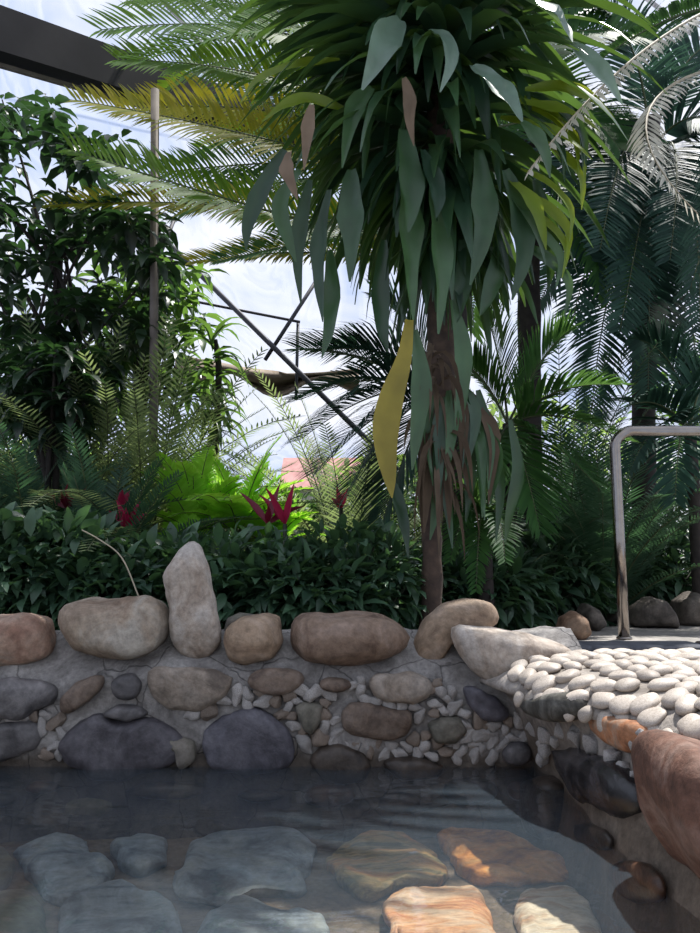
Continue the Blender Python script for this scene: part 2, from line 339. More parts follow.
# back retaining wall of the pool (mortar body)
prof = [(2.50, -.25), (2.53, -.17), (2.58, -.1), (2.60, 0), (2.60, .06), (2.605, .12), (2.61, .18), (2.62, .24), (2.635, .29), (2.665, .33), (2.71, .36), (2.76, .40), (2.82, .425), (2.90, .425), (2.98, .40), (3.04, .30), (3.05, .1)]
pp = []
for (a, b) in zip(prof, prof[1:]): pp += [a, ((a[0]+b[0])/2, (a[1]+b[1])/2)]
prof = pp+[prof[-1]]
rows = [[(-3.4+i*.02, y, z) for i in range(212)] for y, z in prof]
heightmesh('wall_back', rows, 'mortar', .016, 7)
# rim of the ledge and its face on the right
RIM = cat([(.42, 2.74, 0), (.45, 2.55, 0), (.52, 2.30, 0), (.615, 2.05, 0), (.695, 1.85, 0), (.72, 1.6, 0), (.70, 1.35, 0), (.68, 1.0, 0), (.66, .4, 0)], 8)
WL = cat([(.60, 2.70, 0), (.62, 2.55, 0), (.635, 2.36, 0), (.63, 2.10, 0), (.625, 1.85, 0), (.635, 1.6, 0), (.665, 1.40, 0), (.67, 1.0, 0), (.66, .4, 0)], 8)
def rimd(x, y):
    best = 9
    for i in range(len(RIM)-1):
        a, b = RIM[i], RIM[i+1]; ab = b-a; p = V((x, y, 0)); t = max(0, min(1, (p-a).dot(ab)/ab.dot(ab)))
        d = (p-(a+ab*t)); s = 1 if ab.cross(p-a).z > 0 else -1
        if d.length < abs(best): best = d.length*s
    return best
def H(x, y):
    d = max(0, rimd(x, y)); z = .372-.085*math.exp(-d/.07)
    if y > 2.62: z -= (y-2.62)*.25
    return z
rows = []
for off in (1.8, 1.2, .8, .6, .45, .33, .24, .17, .12, .08, .05, .025, .005):
    rows.append([(p.x+off, p.y+off*.05, H(p.x+off, p.y+off*.05)-.012) for p in RIM])
for t, z, o in ((.05, .265, 0), (.25, .25, .03), (.45, .2, .035), (.6, .14, .03), (.8, .07, .015), (1, 0, 0), (1, -.05, -.01), (1, -.1, -.02), (1, -.16, -.03), (1, -.24, -.05)):
    rows.append([(a.x*(1-t)+b.x*t+o, a.y*(1-t)+b.y*t, z) for a, b in zip(RIM, WL)])
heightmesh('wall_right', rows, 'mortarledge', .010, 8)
# pool floor
rows = [[(-3.5+i*.08, -3+j*.08, -.20) for i in range(58)] for j in range(72)]
heightmesh('floor', rows, 'poolfloor', .012, 4)
mb = MB(); mb.add([(-3.5, -3, 0), (1.0, -3, 0), (1.0, 2.66, 0), (-3.5, 2.66, 0)], [(0, 1, 2, 3)])
tag(mb.build('pool_water', 'water'), 'still clear pool water reflecting the sky over sunken flagstones', 'water', kind='stuff')
# left and near pool walls outside the frame, plain ground round about
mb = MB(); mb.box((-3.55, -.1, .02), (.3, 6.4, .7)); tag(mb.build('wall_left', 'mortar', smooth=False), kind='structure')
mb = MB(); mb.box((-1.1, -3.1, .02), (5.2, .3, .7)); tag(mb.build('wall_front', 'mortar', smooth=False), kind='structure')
mb = MB()
rows = [[(-14+i*.5, 2.98+j*.5, (.30 if j < 9 else .2)+.04*noise.noise(V((i*.4, j*.4, 0)))-(.12 if (-14+i*.5) > .8 and j < 5 else 0)) for i in range(60)] for j in range(60)]
heightmesh('ground', rows, 'soil', .03, 2)
# patio behind the ledge
mb = MB()
rows = [[(.78+i*.12, 2.62+j*.12, .325) for i in range(30)] for j in range(20)]
pm = heightmesh('floor_patio', rows, 'patio', .003, 3)
for k, (x0, x1, mt, lb) in enumerate([(.88, 1.44, 'kerb', 'dark blue-grey kerb stone in front of the steel handrail post'), (1.465, 2.2, 'kerb2', 'brownish kerb stone at the right edge, beyond the pebble ledge')]):
    mb = MB(); y0, y1 = 3.02, 3.27; n = 8
    pts = [(x0, y0), (x1, y0), (x1, y1), (x0, y1)]
    mb.box(((x0+x1)/2, (y0+y1)/2, .325), (x1-x0, y1-y0, .05))
    o = mb.build('kerb_stone', mt, loc=((x0+x1)/2, (y0+y1)/2, .3), smooth=False)
    b = o.modifiers.new('b', 'BEVEL'); b.width = .012; b.segments = 3
    tag(o, lb, 'kerb stone')

# ------------------------------------------------------------------ boulders on top of the wall
def stone(name, poly, Y, depth, mat, label, cat='stone', group=None, seed=0, amp=.03, full=.72, sub=4, plane=None, push=0, freq=6):
    if plane:
        p3 = [VP(x, y, *plane) for x, y in poly]; u = (V((plane[1][0]-plane[0][0], plane[1][1]-plane[0][1], 0)))
        if u.x < 0: u = -u
        u = u.normalized()
    else: p3 = [P(x, y, Y) for x, y in poly]; u = XA
    o = blob(name, p3, u, ZA, depth, mat, seed, amp, full, sub, push=push, freq=freq)
    return tag(o, label, cat, group)
T = 'boulder'
stone(T, [(-34, 622), (0, 616), (30, 613), (48, 620), (54, 636), (50, 656), (20, 665), (-34, 665)], 2.72, .12, 'salmon', 'salmon-pink rounded boulder on the wall top at the left edge', T, seed=1, amp=.05, full=.6)
stone(T, [(66, 612), (75, 602), (100, 597), (130, 595), (152, 597), (163, 605), (169, 625), (165, 645), (140, 656), (100, 658), (72, 650), (66, 630)], 2.72, .13, 'beige', 'large beige rounded boulder left of the upright pointed stone', T, seed=2, amp=.06, full=.6)
stone(T, [(161, 578), (166, 566), (175, 553), (187, 540), (194, 538), (203, 550), (211, 572), (217, 600), (223, 630), (219, 646), (198, 664), (182, 656), (172, 632), (167, 600)], 2.72, .09, 'greybeige', 'tall grey-beige pointed stone standing upright on the wall', T, seed=3, amp=.045, full=.75)
stone(T, [(224, 632), (228, 618), (240, 612), (255, 614), (264, 622), (256, 634), (240, 636)], 2.86, .06, 'olive', 'small grey stone peeking out behind the tan boulder beside the upright stone', T, seed=4)
stone(T, [(222, 642), (226, 628), (240, 618), (262, 614), (280, 616), (283, 640), (272, 658), (245, 666), (230, 660)], 2.70, .11, 'tan', 'small tan boulder between the upright stone and the long brown boulder', T, seed=5, amp=.05)
stone(T, [(288, 624), (300, 614), (330, 611), (370, 613), (398, 620), (409, 635), (403, 652), (380, 663), (340, 666), (300, 661), (289, 645)], 2.70, .14, 'brown', 'long smooth brown boulder on the middle of the wall top', T, seed=6, amp=.045, full=.6)
stone(T, [(413, 660), (414, 640), (425, 616), (445, 602), (465, 597), (488, 601), (498, 615), (497, 630), (470, 634), (450, 642), (438, 665), (424, 674)], 2.76, .10, 'tan', 'tan leaning boulder with curved hump below the large dracaena trunk', T, seed=7, amp=.04, full=.6)
stone(T, [(447, 630), (455, 622), (490, 627), (530, 636), (575, 648), (584, 656), (560, 666), (520, 672), (500, 680), (488, 681), (470, 667), (455, 650)], 2.62, .10, 'greybeige', 'long pointed grey boulder lying slanted against the tan leaning boulder', T, seed=8, amp=.035, full=.6)
# ------------------------------------------------------------------ stones set in the wall face
SN = 'wall_stone'
face = [
 ([(-30, 680), (10, 677), (45, 680), (57, 690), (54, 706), (30, 716), (-30, 718)], 'darkgrey', 'flat grey stone in the wall under the salmon boulder, upper of two at left edge'),
 ([(64, 712), (62, 698), (74, 683), (94, 675), (108, 675), (102, 690), (86, 705), (72, 713)], 'dullbrown', 'tilted dark brown wedge stone in the wall below the large beige boulder'),
 (ell(111, 142, 672, 701), 'darkgrey', 'small round grey stone in the wall beside the tilted brown wedge stone'),
 ([(145, 680), (155, 670), (185, 667), (215, 668), (236, 676), (230, 692), (212, 706), (195, 714), (172, 712), (155, 698)], 'dulltan', 'beige stone with brown face in the wall directly under the upright stone'),
 (ell(247, 304, 668, 694, -.02), 'dullbrown', 'flat brown oval stone in the wall under the small tan boulder'),
 (ell(318, 351, 677, 692), 'dullbrown', 'small brown flat stone in the wall under the long brown boulder'),
 ([(367, 680), (378, 673), (410, 672), (432, 680), (430, 694), (415, 703), (388, 700), (372, 692)], 'dulltan', 'tan squarish stone in the wall below right end of long brown boulder'),
 ([(340, 712), (352, 704), (385, 705), (414, 712), (412, 730), (390, 738), (355, 735), (342, 728)], 'dullbrown', 'brown brick-like stone in the wall below the tan squarish stone'),
 ([(294, 706), (305, 700), (325, 704), (322, 722), (312, 735), (303, 730)], 'olive', 'olive-grey triangular stone in the wall right of the slate-purple boulder'),
 ([(461, 686), (475, 685), (495, 697), (511, 714), (500, 722), (480, 718), (466, 704)], 'purple2', 'smooth mauve-grey stone slanting in the wall under the long pointed boulder'),
 ([(425, 722), (440, 715), (460, 717), (468, 730), (455, 742), (434, 742)], 'olive', 'grey-brown flat stone among white chips right of the brown brick-like stone'),
 (ell(502, 533, 739, 766), 'darkgrey', 'large round grey pebble at the inner corner just above the water'),
 ([(-30, 728), (5, 722), (35, 725), (43, 738), (38, 752), (5, 760), (-30, 760)], 'darkgrey', 'dark grey stone at the waterline at the left edge'),
 ([(62, 740), (70, 724), (92, 717), (125, 718), (160, 724), (184, 735), (186, 750), (176, 764), (140, 776), (100, 778), (72, 766)], 'purple', 'broad dark purple boulder at the waterline below the tilted wedge stone'),
 ([(201, 745), (205, 728), (222, 714), (248, 709), (275, 714), (294, 728), (298, 748), (290, 768), (250, 778), (210, 772)], 'purple2', 'big round slate-purple boulder at the waterline ringed by small chips'),
 ([(308, 765), (320, 748), (342, 741), (362, 748), (372, 765), (362, 782), (325, 784)], 'wet', 'dark wet stone half under water right of the slate-purple boulder'),
 ([(380, 764), (395, 756), (425, 757), (445, 765), (438, 778), (400, 780)], 'wet', 'dark wet stone at the waterline in the middle of the wall'),
 ([(100, 715), (118, 704), (140, 706), (150, 714), (130, 720)], 'darkgrey', 'flat grey stone wedged above the broad dark purple boulder'),
 ([(140, 742), (168, 732), (196, 742), (198, 762), (180, 772), (186, 750)], 'olive', 'olive stone wedged between the two purple waterline boulders'),
]
BIG = []
for i, (poly, mt, lb) in enumerate(face):
    BIG.append(poly); stone(SN, poly, 2.60, .042, mt, lb, 'stone', seed=20+i, amp=.06, full=.5, freq=8)
# submerged stones of the wall foot
sub = [
 (ell(25, 62, 780, 792), 'wetorange', 'small reddish stone under water at the foot of the wall, far left'),
 (ell(120, 216, 781, 798), 'wet', 'long brown stone under water below the broad dark purple boulder'),
 (ell(236, 286, 788, 800), 'wet', 'flat brown stone under water below the slate-purple boulder'),
 (ell(302, 358, 782, 806), 'wetorange', 'orange-brown stone under water at the foot of the middle wall'),
 (ell(372, 425, 790, 815), 'wet', 'dark stone under water right of the orange-brown submerged stone'),
 (ell(440, 500, 775, 805), 'wet', 'dark reddish stone under water near the inner corner'),
 (ell(505, 530, 780, 800), 'wetorange', 'small reddish stone under water beside the upright dark submerged stone'),
 (ell(-15, 20, 790, 806), 'wet', 'dark stone under water at the left edge below the small reddish one'),
 (ell(60, 122, 795, 822), 'flagolive', 'greenish stone under water at the wall foot on the left'),
]
for i, (poly, mt, lb) in enumerate(sub):
    stone('submerged_stone', poly, 2.60, .05, mt, lb, 'stone', seed=50+i, sub=3)
# ------------------------------------------------------------------ right side stones
c1 = ((.50, 2.40), (.70, 1.85))
stone('slab_stone', [(517, 697), (535, 701), (555, 694), (575, 693), (592, 702), (590, 713), (570, 722), (545, 720), (525, 712)], 0, .05, 'lichen', 'dark flat slab tucked under the pebble rim at its left corner', 'stone', seed=70, amp=.04, plane=((.53, 2.36), (.66, 1.98)))
stone('slab_stone', [(588, 713), (610, 714), (635, 722), (650, 733), (648, 750), (630, 752), (608, 742), (592, 732)], 0, .03, 'redbrown', 'rust-brown slab under the pebble rim, left of the red boulder', 'stone', seed=71, amp=.04, plane=((.66, 2.05), (.70, 1.7)))
stone(T, [(552, 750), (565, 744), (585, 748), (606, 757), (632, 778), (646, 803), (645, 820), (619, 819), (594, 802), (565, 775)], 0, .055, 'black', 'black wet oval boulder set in the right pool wall', T, seed=72, amp=.05, plane=((.66, 2.5), (.665, 1.6)))
stone(T, [(650, 775), (655, 745), (672, 734), (700, 742), (760, 758), (790, 830), (785, 915), (735, 915), (702, 884), (677, 854), (659, 826), (651, 798)], 1.55, .20, 'red', 'big rough red boulder at the right edge, rising from the pool', T, seed=73, amp=.035, full=.42)
stone('submerged_stone', [(527, 778), (545, 775), (558, 785), (560, 830), (545, 840), (530, 832)], 0, .05, 'wet', 'upright dark stone under water at the inner corner', 'stone', seed=74, plane=((.58, 2.58), (.62, 2.3)), full=.5)
stone('submerged_stone', ell(570, 618, 826, 846, .4), 0, .02, 'wet', 'round dark stone under water on the right mortar bank', 'stone', seed=75, plane=((.63, 2.3), (.60, 1.6)))
stone('submerged_stone', ell(606, 668, 862, 900, .5), 0, .02, 'wetorange', 'reddish-brown stone under water below the red boulder', 'stone', seed=76, plane=((.62, 1.9), (.62, 1.3)))

# ------------------------------------------------------------------ flagstones on the pool floor
flags = [
 ([(325, 850), (350, 842), (410, 837), (432, 850), (445, 878), (440, 886), (400, 890), (372, 899), (345, 886), (330, 866)], 'flaggreen', 'greenish-brown layered flagstone under water, left of the bright orange one'),
 ([(432, 838), (460, 831), (500, 836), (560, 860), (574, 876), (530, 884), (500, 888), (472, 880), (450, 862)], 'flagorange', 'bright orange-brown sunlit flagstone under water'),
 ([(387, 905), (410, 895), (450, 888), (475, 893), (490, 915), (505, 960), (390, 960)], 'flagpeach', 'peach-coloured sunlit flagstone at the bottom edge, middle'),
 ([(514, 907), (525, 893), (570, 891), (590, 905), (606, 960), (522, 960)], 'flagpale', 'pale cream sunlit flagstone at the bottom edge near the right'),
 ([(15, 848), (60, 835), (90, 845), (112, 870), (100, 895), (50, 905), (30, 875)], 'flaggrey', 'five-sided grey-green flagstone under water on the left'),
 ([(108, 845), (140, 838), (168, 842), (165, 862), (135, 874), (118, 866)], 'flaggrey', 'small grey flagstone right of the five-sided grey-green flagstone'),
 ([(185, 848), (215, 832), (300, 834), (322, 848), (305, 892), (240, 902), (178, 900)], 'flaggrey', 'broad blue-grey flagstone in the middle of the left pool floor'),
 ([(55, 905), (110, 888), (170, 905), (185, 950), (60, 955)], 'flaggrey', 'blue-grey flagstone at the bottom edge below the five-sided one'),
 ([(-25, 900), (20, 893), (46, 910), (48, 955), (-30, 955)], 'flagolive', 'olive flagstone in the bottom left corner'),
 ([(-25, 852), (0, 850), (14, 865), (10, 886), (-25, 888)], 'flagolive', 'small olive flagstone at the left edge above the corner flagstone'),
 ([(202, 925), (235, 903), (290, 912), (325, 925), (330, 960), (195, 960)], 'flaggrey', 'pale blue flagstone at the bottom edge, under the bright sky reflection'),
 ([(612, 905), (650, 895), (690, 925), (690, 960), (620, 960)], 'flagorange', 'brown flagstone at the bottom right in the shade of the red boulder'),
]
for i, (poly, mt, lb) in enumerate(flags):
    p3 = [G(x, y, -.185) for x, y in poly]
    o = blob('flagstone', p3, XA, YA, .028, mt, 90+i, .045, .32, 4, freq=9); tag(o, lb, 'flagstone')

# ------------------------------------------------------------------ pebbles
rnd = random.Random(5)
def proto_pebble(seed, mat, amp=.05, sub=3, sq=(1, 1, 1)):
    me = bpy.data.meshes.new('pebble'); vs = []
    for q in ICO[sub][0]:
        a = noise.noise_vector(q*.9+V((seed*5, 0, 0)))*amp*3
        vs.append(tuple(V((q.x*sq[0], q.y*sq[1], q.z*sq[2]))+a))
    me.from_pydata(vs, [], ICO[sub][1]); me.materials.append(M[mat]); me.polygons.foreach_set('use_smooth', [True]*len(me.polygons)); me.update()
    return bpy.data.objects.new('pebble', me)
PEB = [proto_pebble(i, 'pebble', .06) for i in range(6)]
CH = [proto_pebble(20+i, 'chip', .2, 3, (1.1, 1, .85)) for i in range(6)]+[proto_pebble(30+i, 'chipbrown', .2, 3) for i in range(3)]
def place(proto, name, loc, scale, rot, label, cat, group):
    o = proto.copy(); o.name = name; COL.objects.link(o); o.location = loc; o.scale = scale
    o.rotation_mode = 'QUATERNION'; o.rotation_quaternion = rot
    return tag(o, label, cat, group)
def project(p):
    d = V(p)-V((0, 0, CAMZ)); dep = d.dot(FW)
    return 350+F*d.x/dep, 466.5-F*d.dot(UP)/dep
from mathutils import Quaternion
pts = []
tries = 0
while tries < 16000 and len(pts) < 260:
    tries += 1
    x, y = rnd.uniform(.42, 1.7), rnd.uniform(1.15, 2.70)
    d = rimd(x, y)
    if d < .008 or (y > 2.35 and d < .03) or (x < .60 and y > 2.5) or (x < .95 and y > 2.6): continue
    px, py = project((x, y, .36))
    if px > 722: continue
    if any((x-a)**2/.0605**2+(y-b)**2/.053**2 < 1 for a, b in pts): continue
    pts.append((x, y))
for x, y in pts:
    z = H(x, y); e = .01; nx = -(H(x+e, y)-H(x-e, y))/(2*e); ny = -(H(x, y+e)-H(x, y-e))/(2*e)
    n = V((nx*.8, ny*.8, 1)).normalized(); q = n.to_track_quat('Z', 'Y') @ Quaternion((0, 0, 1), rnd.uniform(0, 6.3))
    a = rnd.uniform(.032, .039); d = rimd(x, y)
    rim = d < .055
    place(rnd.choice(PEB), 'pebble', (x, y, z-.004), (a*1.12, a*rnd.uniform(.76, .92), a*rnd.uniform(.42, .55)), q,
          'rounded white pebble in the front row along the ledge rim' if rim else 'rounded white pebble set in the flat top of the pool ledge', 'pebble',
          'white pebbles along the ledge rim' if rim else 'white pebbles on the ledge top')
for k in range(17):
    y = 2.34-.058*k+rnd.uniform(-.008, .008); i = min(range(len(RIM)), key=lambda i: abs(RIM[i].y-y)); p = V((RIM[i].x+.004, y, .268+rnd.uniform(-.008, .006)))
    if 1.9 < y < 2.3 and k % 2: p.z += .006
    q = V((-1, -.25, .5)).normalized().to_track_quat('Z', 'Y') @ Quaternion((0, 0, 1), rnd.uniform(0, 6.3)); a = rnd.uniform(.027, .033)
    place(rnd.choice(PEB), 'pebble', p, (a, a*.85, a*.5), q, 'rounded white pebble hanging on the face of the ledge rim', 'pebble', 'white pebbles on the face of the ledge rim')
def inpoly(x, y, poly, grow=0):
    cx = sum(p[0] for p in poly)/len(poly); cy = sum(p[1] for p in poly)/len(poly)
    x = cx+(x-cx)/(1+grow); y = cy+(y-cy)/(1+grow); c = False
    for i in range(len(poly)):
        x1, y1 = poly[i]; x2, y2 = poly[i-1]
        if (y1 > y) != (y2 > y) and x < (x2-x1)*(y-y1)/(y2-y1)+x1: c = not c
    return c
chips = []
areas = [  # (polyline, halfwidth, n, label, group)
 ([(190, 716), (215, 703), (245, 697), (275, 703), (296, 722), (304, 745)], 7, 40, 'small whitish chip in the ring around the slate-purple boulder', 'chips ringing the slate-purple boulder'),
 ([(240, 690), (262, 700), (290, 696), (318, 690), (330, 700)], 6, 22, 'small white chip in the seam under the brown oval stone', 'chips under the brown oval stone'),
 ([(355, 682), (372, 700), (392, 708), (420, 712)], 7, 24, 'small white chip in the seam around the tan squarish stone', 'chips around the tan squarish stone'),
 ([(322, 716), (335, 735), (322, 745), (350, 742)], 8, 24, 'small pale chip between the olive triangular stone and brown brick-like stone', 'chips beside the olive triangular stone'),
 ([(436, 692), (450, 700), (444, 712), (472, 722), (485, 735), (420, 747)], 10, 46, 'white chip in the cluster below the long pointed boulder', 'chip cluster below the long pointed boulder'),
 ([(370, 745), (420, 750), (470, 752), (500, 748)], 7, 34, 'whitish chip in the row just above the water, middle of the wall', 'chips above the waterline'),
 ([(490, 728), (520, 730), (545, 738)], 9, 18, 'pale chip at the inner corner near the large round grey pebble', 'chips at the inner corner'),
 ([(5, 718), (50, 722), (64, 735), (52, 752)], 6, 14, 'small grey chip around the dark stones at the left end', 'chips at the left end'),
]
for line, hw, n, lb, gp in areas:
    t = 0
    k = 0
    while k < n and t < n*30:
        t += 1
        i = rnd.randrange(len(line)-1); u = rnd.random()
        x = line[i][0]*(1-u)+line[i+1][0]*u+rnd.uniform(-hw, hw); y = line[i][1]*(1-u)+line[i+1][1]*u+rnd.uniform(-hw, hw)
        r_ = rnd.uniform(4.5, 8.5)
        if any(inpoly(x, y, b, .0) for b in BIG): continue
        if any((x-a)**2+(y-b)**2 < ((r_+c)*.82)**2 for a, b, c in chips): continue
        chips.append((x, y, r_)); k += 1
        p = P(x, y, 2.598); s = r_/F*2.6
        place(rnd.choice(CH), 'stone_chip', p, (s*1.2, s*.55, s*.95), Quaternion((0, 1, 0), rnd.uniform(0, 6.3)), lb, 'pebble', gp)
for (x, y, r_) in [(533, 729, 7), (546, 734, 9), (556, 742, 6), (562, 730, 8), (576, 736, 10), (592, 742, 10), (545, 748, 9), (543, 760, 7), (614, 758, 10), (624, 768, 8), (635, 776, 6), (636, 745, 7), (642, 735, 6)]:
    p = VP(x, y, (.60, 2.45), (.695, 1.7)); s = r_/F*p.y
    place(CH[rnd.randrange(5)], 'stone_chip', p, (s*.8, s*.6, s*1.15), Quaternion((0, 1, 0), rnd.uniform(-.6, .3)), 'white chip under the pebble rim above the black oval boulder', 'pebble', 'chips under the pebble rim')

# rocks behind the patio
for i, (poly, Y, mt, lb) in enumerate([
 ([(556, 634), (560, 616), (572, 611), (584, 618), (588, 634), (575, 645)], 3.7, 'rockwarm', 'warm brown rock at the near left corner of the patio'),
 ([(543, 640), (552, 628), (566, 630), (572, 642), (560, 648)], 3.4, 'rockwarm', 'small tan rock left of the warm brown rock by the patio'),
 ([(577, 612), (584, 603), (596, 610), (604, 625), (592, 632), (582, 624)], 4.2, 'rock', 'grey angular rock just left of the handrail post'),
 ([(600, 622), (604, 606), (616, 602), (626, 608), (626, 624)], 4.6, 'rock', 'low grey rock directly behind the handrail post'),
 ([(630, 626), (632, 608), (648, 596), (662, 600), (674, 612), (676, 628)], 4.4, 'rock', 'big triangular grey rock right of the handrail post'),
 ([(672, 625), (676, 600), (690, 592), (706, 596), (712, 626)], 4.6, 'rock', 'rounded grey rock behind the patio near the right edge'),
 ([(696, 622), (700, 590), (718, 586), (740, 600), (742, 626)], 4.9, 'rockwarm', 'brown rock behind the patio at the right edge')]):
    stone('rock', poly, Y, .14, mt, lb, 'rock', seed=120+i, amp=.06, full=.65)

# ------------------------------------------------------------------ handrail
B0 = V((P(624, 634, 3.6).x, 3.6, .327)); TOPZ = P(620, 431, 3.6).z; bx = P(611, 431, 3.6).x
xc = B0.x
hr = empty('handrail', (xc, 3.6, .327), 'polished stainless steel handrail standing on the patio', 'handrail')
mb = MB(); R_ = .026; rr = .09
arc = [(xc-.0+rr-rr*math.cos(a), 3.6, TOPZ-rr+rr*math.sin(a)) for a in [math.pi/2*i/8 for i in range(9)]]
mb.tube([(xc, 3.6, .33), (xc, 3.6, .8)]+arc+[(2.2, 3.6, TOPZ)], R_, 20); mb.build('tube_rail', 'steel', hr)
mb = MB(); mb.tube([(2.2, 3.6, .33), (2.2, 3.6, TOPZ+.0)], R_, 20); mb.build('post', 'steel', hr)
for x in (xc, 2.2):
    mb = MB(); mb.tube([(x, 3.6, .327), (x, 3.6, .336), (x, 3.6, .34)], [.036, .036, .03], 20); mb.build('base_collar', 'steel', hr)

# ------------------------------------------------------------------ greenhouse structure
mb = MB()
vs = []; nx, ny = 40, 30
for j in range(ny):
    for i in range(nx):
        x = -16+32*i/(nx-1); u = j/(ny-1); y = 20-22*u; z = .2+10.5*math.sin(u*1.35)
        z += .12*noise.noise(V((x*.8, y*.5, 0)))
        vs.append((x, y, z))
mb.add(vs, [(j*nx+i, j*nx+i+1, (j+1)*nx+i+1, (j+1)*nx+i) for j in range(ny-1) for i in range(nx-1)])
tag(mb.build('ceiling', 'film'), kind='structure')
def bar(name, a, b, r_, mat, label, cat, box=None):
    mb = MB(); a, b = V(a), V(b)
    if box:
        d = (b-a); ax = d.normalized(); sd = ax.cross(ZA).normalized(); u = sd.cross(ax); mb.box((a+b)/2, (d.length, box[0], box[1]), (ax, sd, u)); sm = False
    else: mb.tube([a, b], r_, 10); sm = True
    o = mb.build(name, mat, None, sm, loc=(a+b)/2); return tag(o, label, cat)
gd = empty('roof_girder', P(0, 60, 4.6), 'wide dark roof girder crossing the top left corner', 'beam')
a, b = P(-80, 8, 4.4), P(330, 142, 8.2); d = b-a; ax = d.normalized(); sd = ax.cross(ZA).normalized(); u = sd.cross(ax)
mb = MB(); mb.box((a+b)/2, (d.length, .16, .33), (ax, sd, u)); mb.build('web', 'girder', gd, False)
mb = MB(); mb.box((a+b)/2-u*.2-sd*.05, (d.length, .03, .03), (ax, sd, u)); mb.build('lower_rail', 'pole', gd, False)
bar('truss_bar', P(140, 215, 9), P(440, 512, 9), .033, 'truss', 'long diagonal steel bar running down to the right behind the leaves', 'steel bar')
bar('truss_bar', P(60, 275, 9.1), P(300, 322, 9.1), .018, 'truss', 'thin near-horizontal steel bar against the sky', 'steel bar')
bar('truss_bar', P(265, 360, 9.05), P(320, 275, 9.05), .025, 'truss', 'short steel bar crossing up to the right behind the hanging leaves', 'steel bar')
bar('truss_bar', P(142, 300, 8.9), P(176, 215, 8.9), .025, 'truss', 'short steel bar crossing the grey pole behind the foliage', 'steel bar')
bar('truss_bar', P(298, 322, 9.15), P(296, 400, 9.15), .02, 'truss', 'short upright steel bar under the crossing of the thin bars', 'steel bar')
bar('truss_bar', P(610, -30, 9), P(700, 40, 9), .03, 'truss', 'steel roof bar in the top right corner', 'steel bar')
bar('truss_bar', P(100, -60, 10), P(290, 130, 10), .02, 'truss', 'thin steel roof bar behind the top left palm leaves', 'steel bar')
pl = P(158, 480, 4.9)
bar('pole', (pl.x, 4.9, .28), P(155, 90, 4.9), .029, 'pole', 'slender grey upright pole in the left part of the garden', 'pole')
# sagging brown shade cloth
mb = MB(); vs = []
for j in range(6):
    for i in range(24):
        px = 175+ i*8; py = 352+12*math.sin(i/23*math.pi)+j*(3.2+1.8*math.sin(i*.55+1))+i*.7
        p = P(px, py, 9.6+.25*math.sin(j*1.3+i*.3)); vs.append(p)
mb.add(vs, [(j*24+i, j*24+i+1, (j+1)*24+i+1, (j+1)*24+i) for j in range(5) for i in range(23)])
o = mb.build('shade_cloth', 'gutter', loc=P(260, 370, 9.6)); tag(o, 'brown rolled shade cloth sagging behind the slender dracaena', 'shade cloth')
sm = o.modifiers.new('s', 'SOLIDIFY'); sm.thickness = .03
# red roofed hut beyond
hp = P(322, 462, 14.5); h = empty('hut', (hp.x, 15.5, .2), 'small hut with a pinkish red roof far behind the plants', 'hut')
mb = MB(); mb.box((hp.x, 15.6, .2+(hp.z-.6)/2), (1.4, 1.8, hp.z-.6)); mb.build('wall', 'house', h, False)
mb = MB(); z0 = hp.z-.5; z1 = hp.z+.25; x0, x1 = hp.x-.85, hp.x+.85
mb.add([(x0, 14.5, z0), (x1, 14.5, z0), (x1, 15.6, z1), (x0, 15.6, z1), (x0, 16.7, z0), (x1, 16.7, z0)], [(0, 1, 2, 3), (3, 2, 5, 4), (0, 3, 4), (1, 5, 2), (0, 4, 5, 1)]); mb.build('roof', 'roof', h, False)

# ------------------------------------------------------------------ plant builders
def grow(p, d, L_, droop, n=9):
    p = V(p); d = V(d).normalized(); out = [p.copy()]; st = L_/(n-1)
    for i in range(n-1):
        p = p+d*st; out.append(p.copy()); d = (d+V((0, 0, -droop*st*(1+1.2*i/n)))).normalized()
    return out
def frond_mesh(rach, ll, lw, ang=.95, dens=60, droop=.5, start=.12, nrm=None, rs=None, vee=.25):
    mb = MB(); n = len(rach)
    def at(u):
        k = u*(n-1); i = min(int(k), n-2); f = k-i; return rach[i]*(1-f)+rach[i+1]*f, (rach[i+1]-rach[i]).normalized()
    for k in range(dens):
        u = start+(1-start)*k/(dens-1)*.995; p, t = at(u); nn = V(nrm) if nrm is not None else ZA
        sd = t.cross(nn)
        if sd.length < .05: sd = t.cross(YA)
        sd.normalize(); up = sd.cross(t)
        le = ll*(math.sin(math.pi*(.15+.8*u**.8))**.6)*rs.uniform(.85, 1.1)
        for s_ in (-1, 1):
            a = ang*(1-.3*u)+rs.uniform(-.08, .08)
            d = (t*math.cos(a)+sd*s_*math.sin(a)+up*vee).normalized()
            q = [p]; dd = d
            for j in range(3):
                q.append(q[-1]+dd*le/3); dd = (dd+V((0, 0, -droop*le*(j+1)*.9))).normalized()
            w_ = lw*rs.uniform(.8, 1.15); wn = up
            vs = []
            for j, (c, hw) in enumerate(zip(q, (.35, 1, .7, .03))):
                ax = (q[min(j+1, 3)]-q[max(j-1, 0)]).normalized(); sx = ax.cross(wn)
                if sx.length < .05: sx = ax.orthogonal()
                sx = sx.normalized()*w_*hw*.5; vs += [c+sx, c-sx]
            mb.add(vs, [(0, 1, 3, 2), (2, 3, 5, 4), (4, 5, 7, 6)])
    return mb
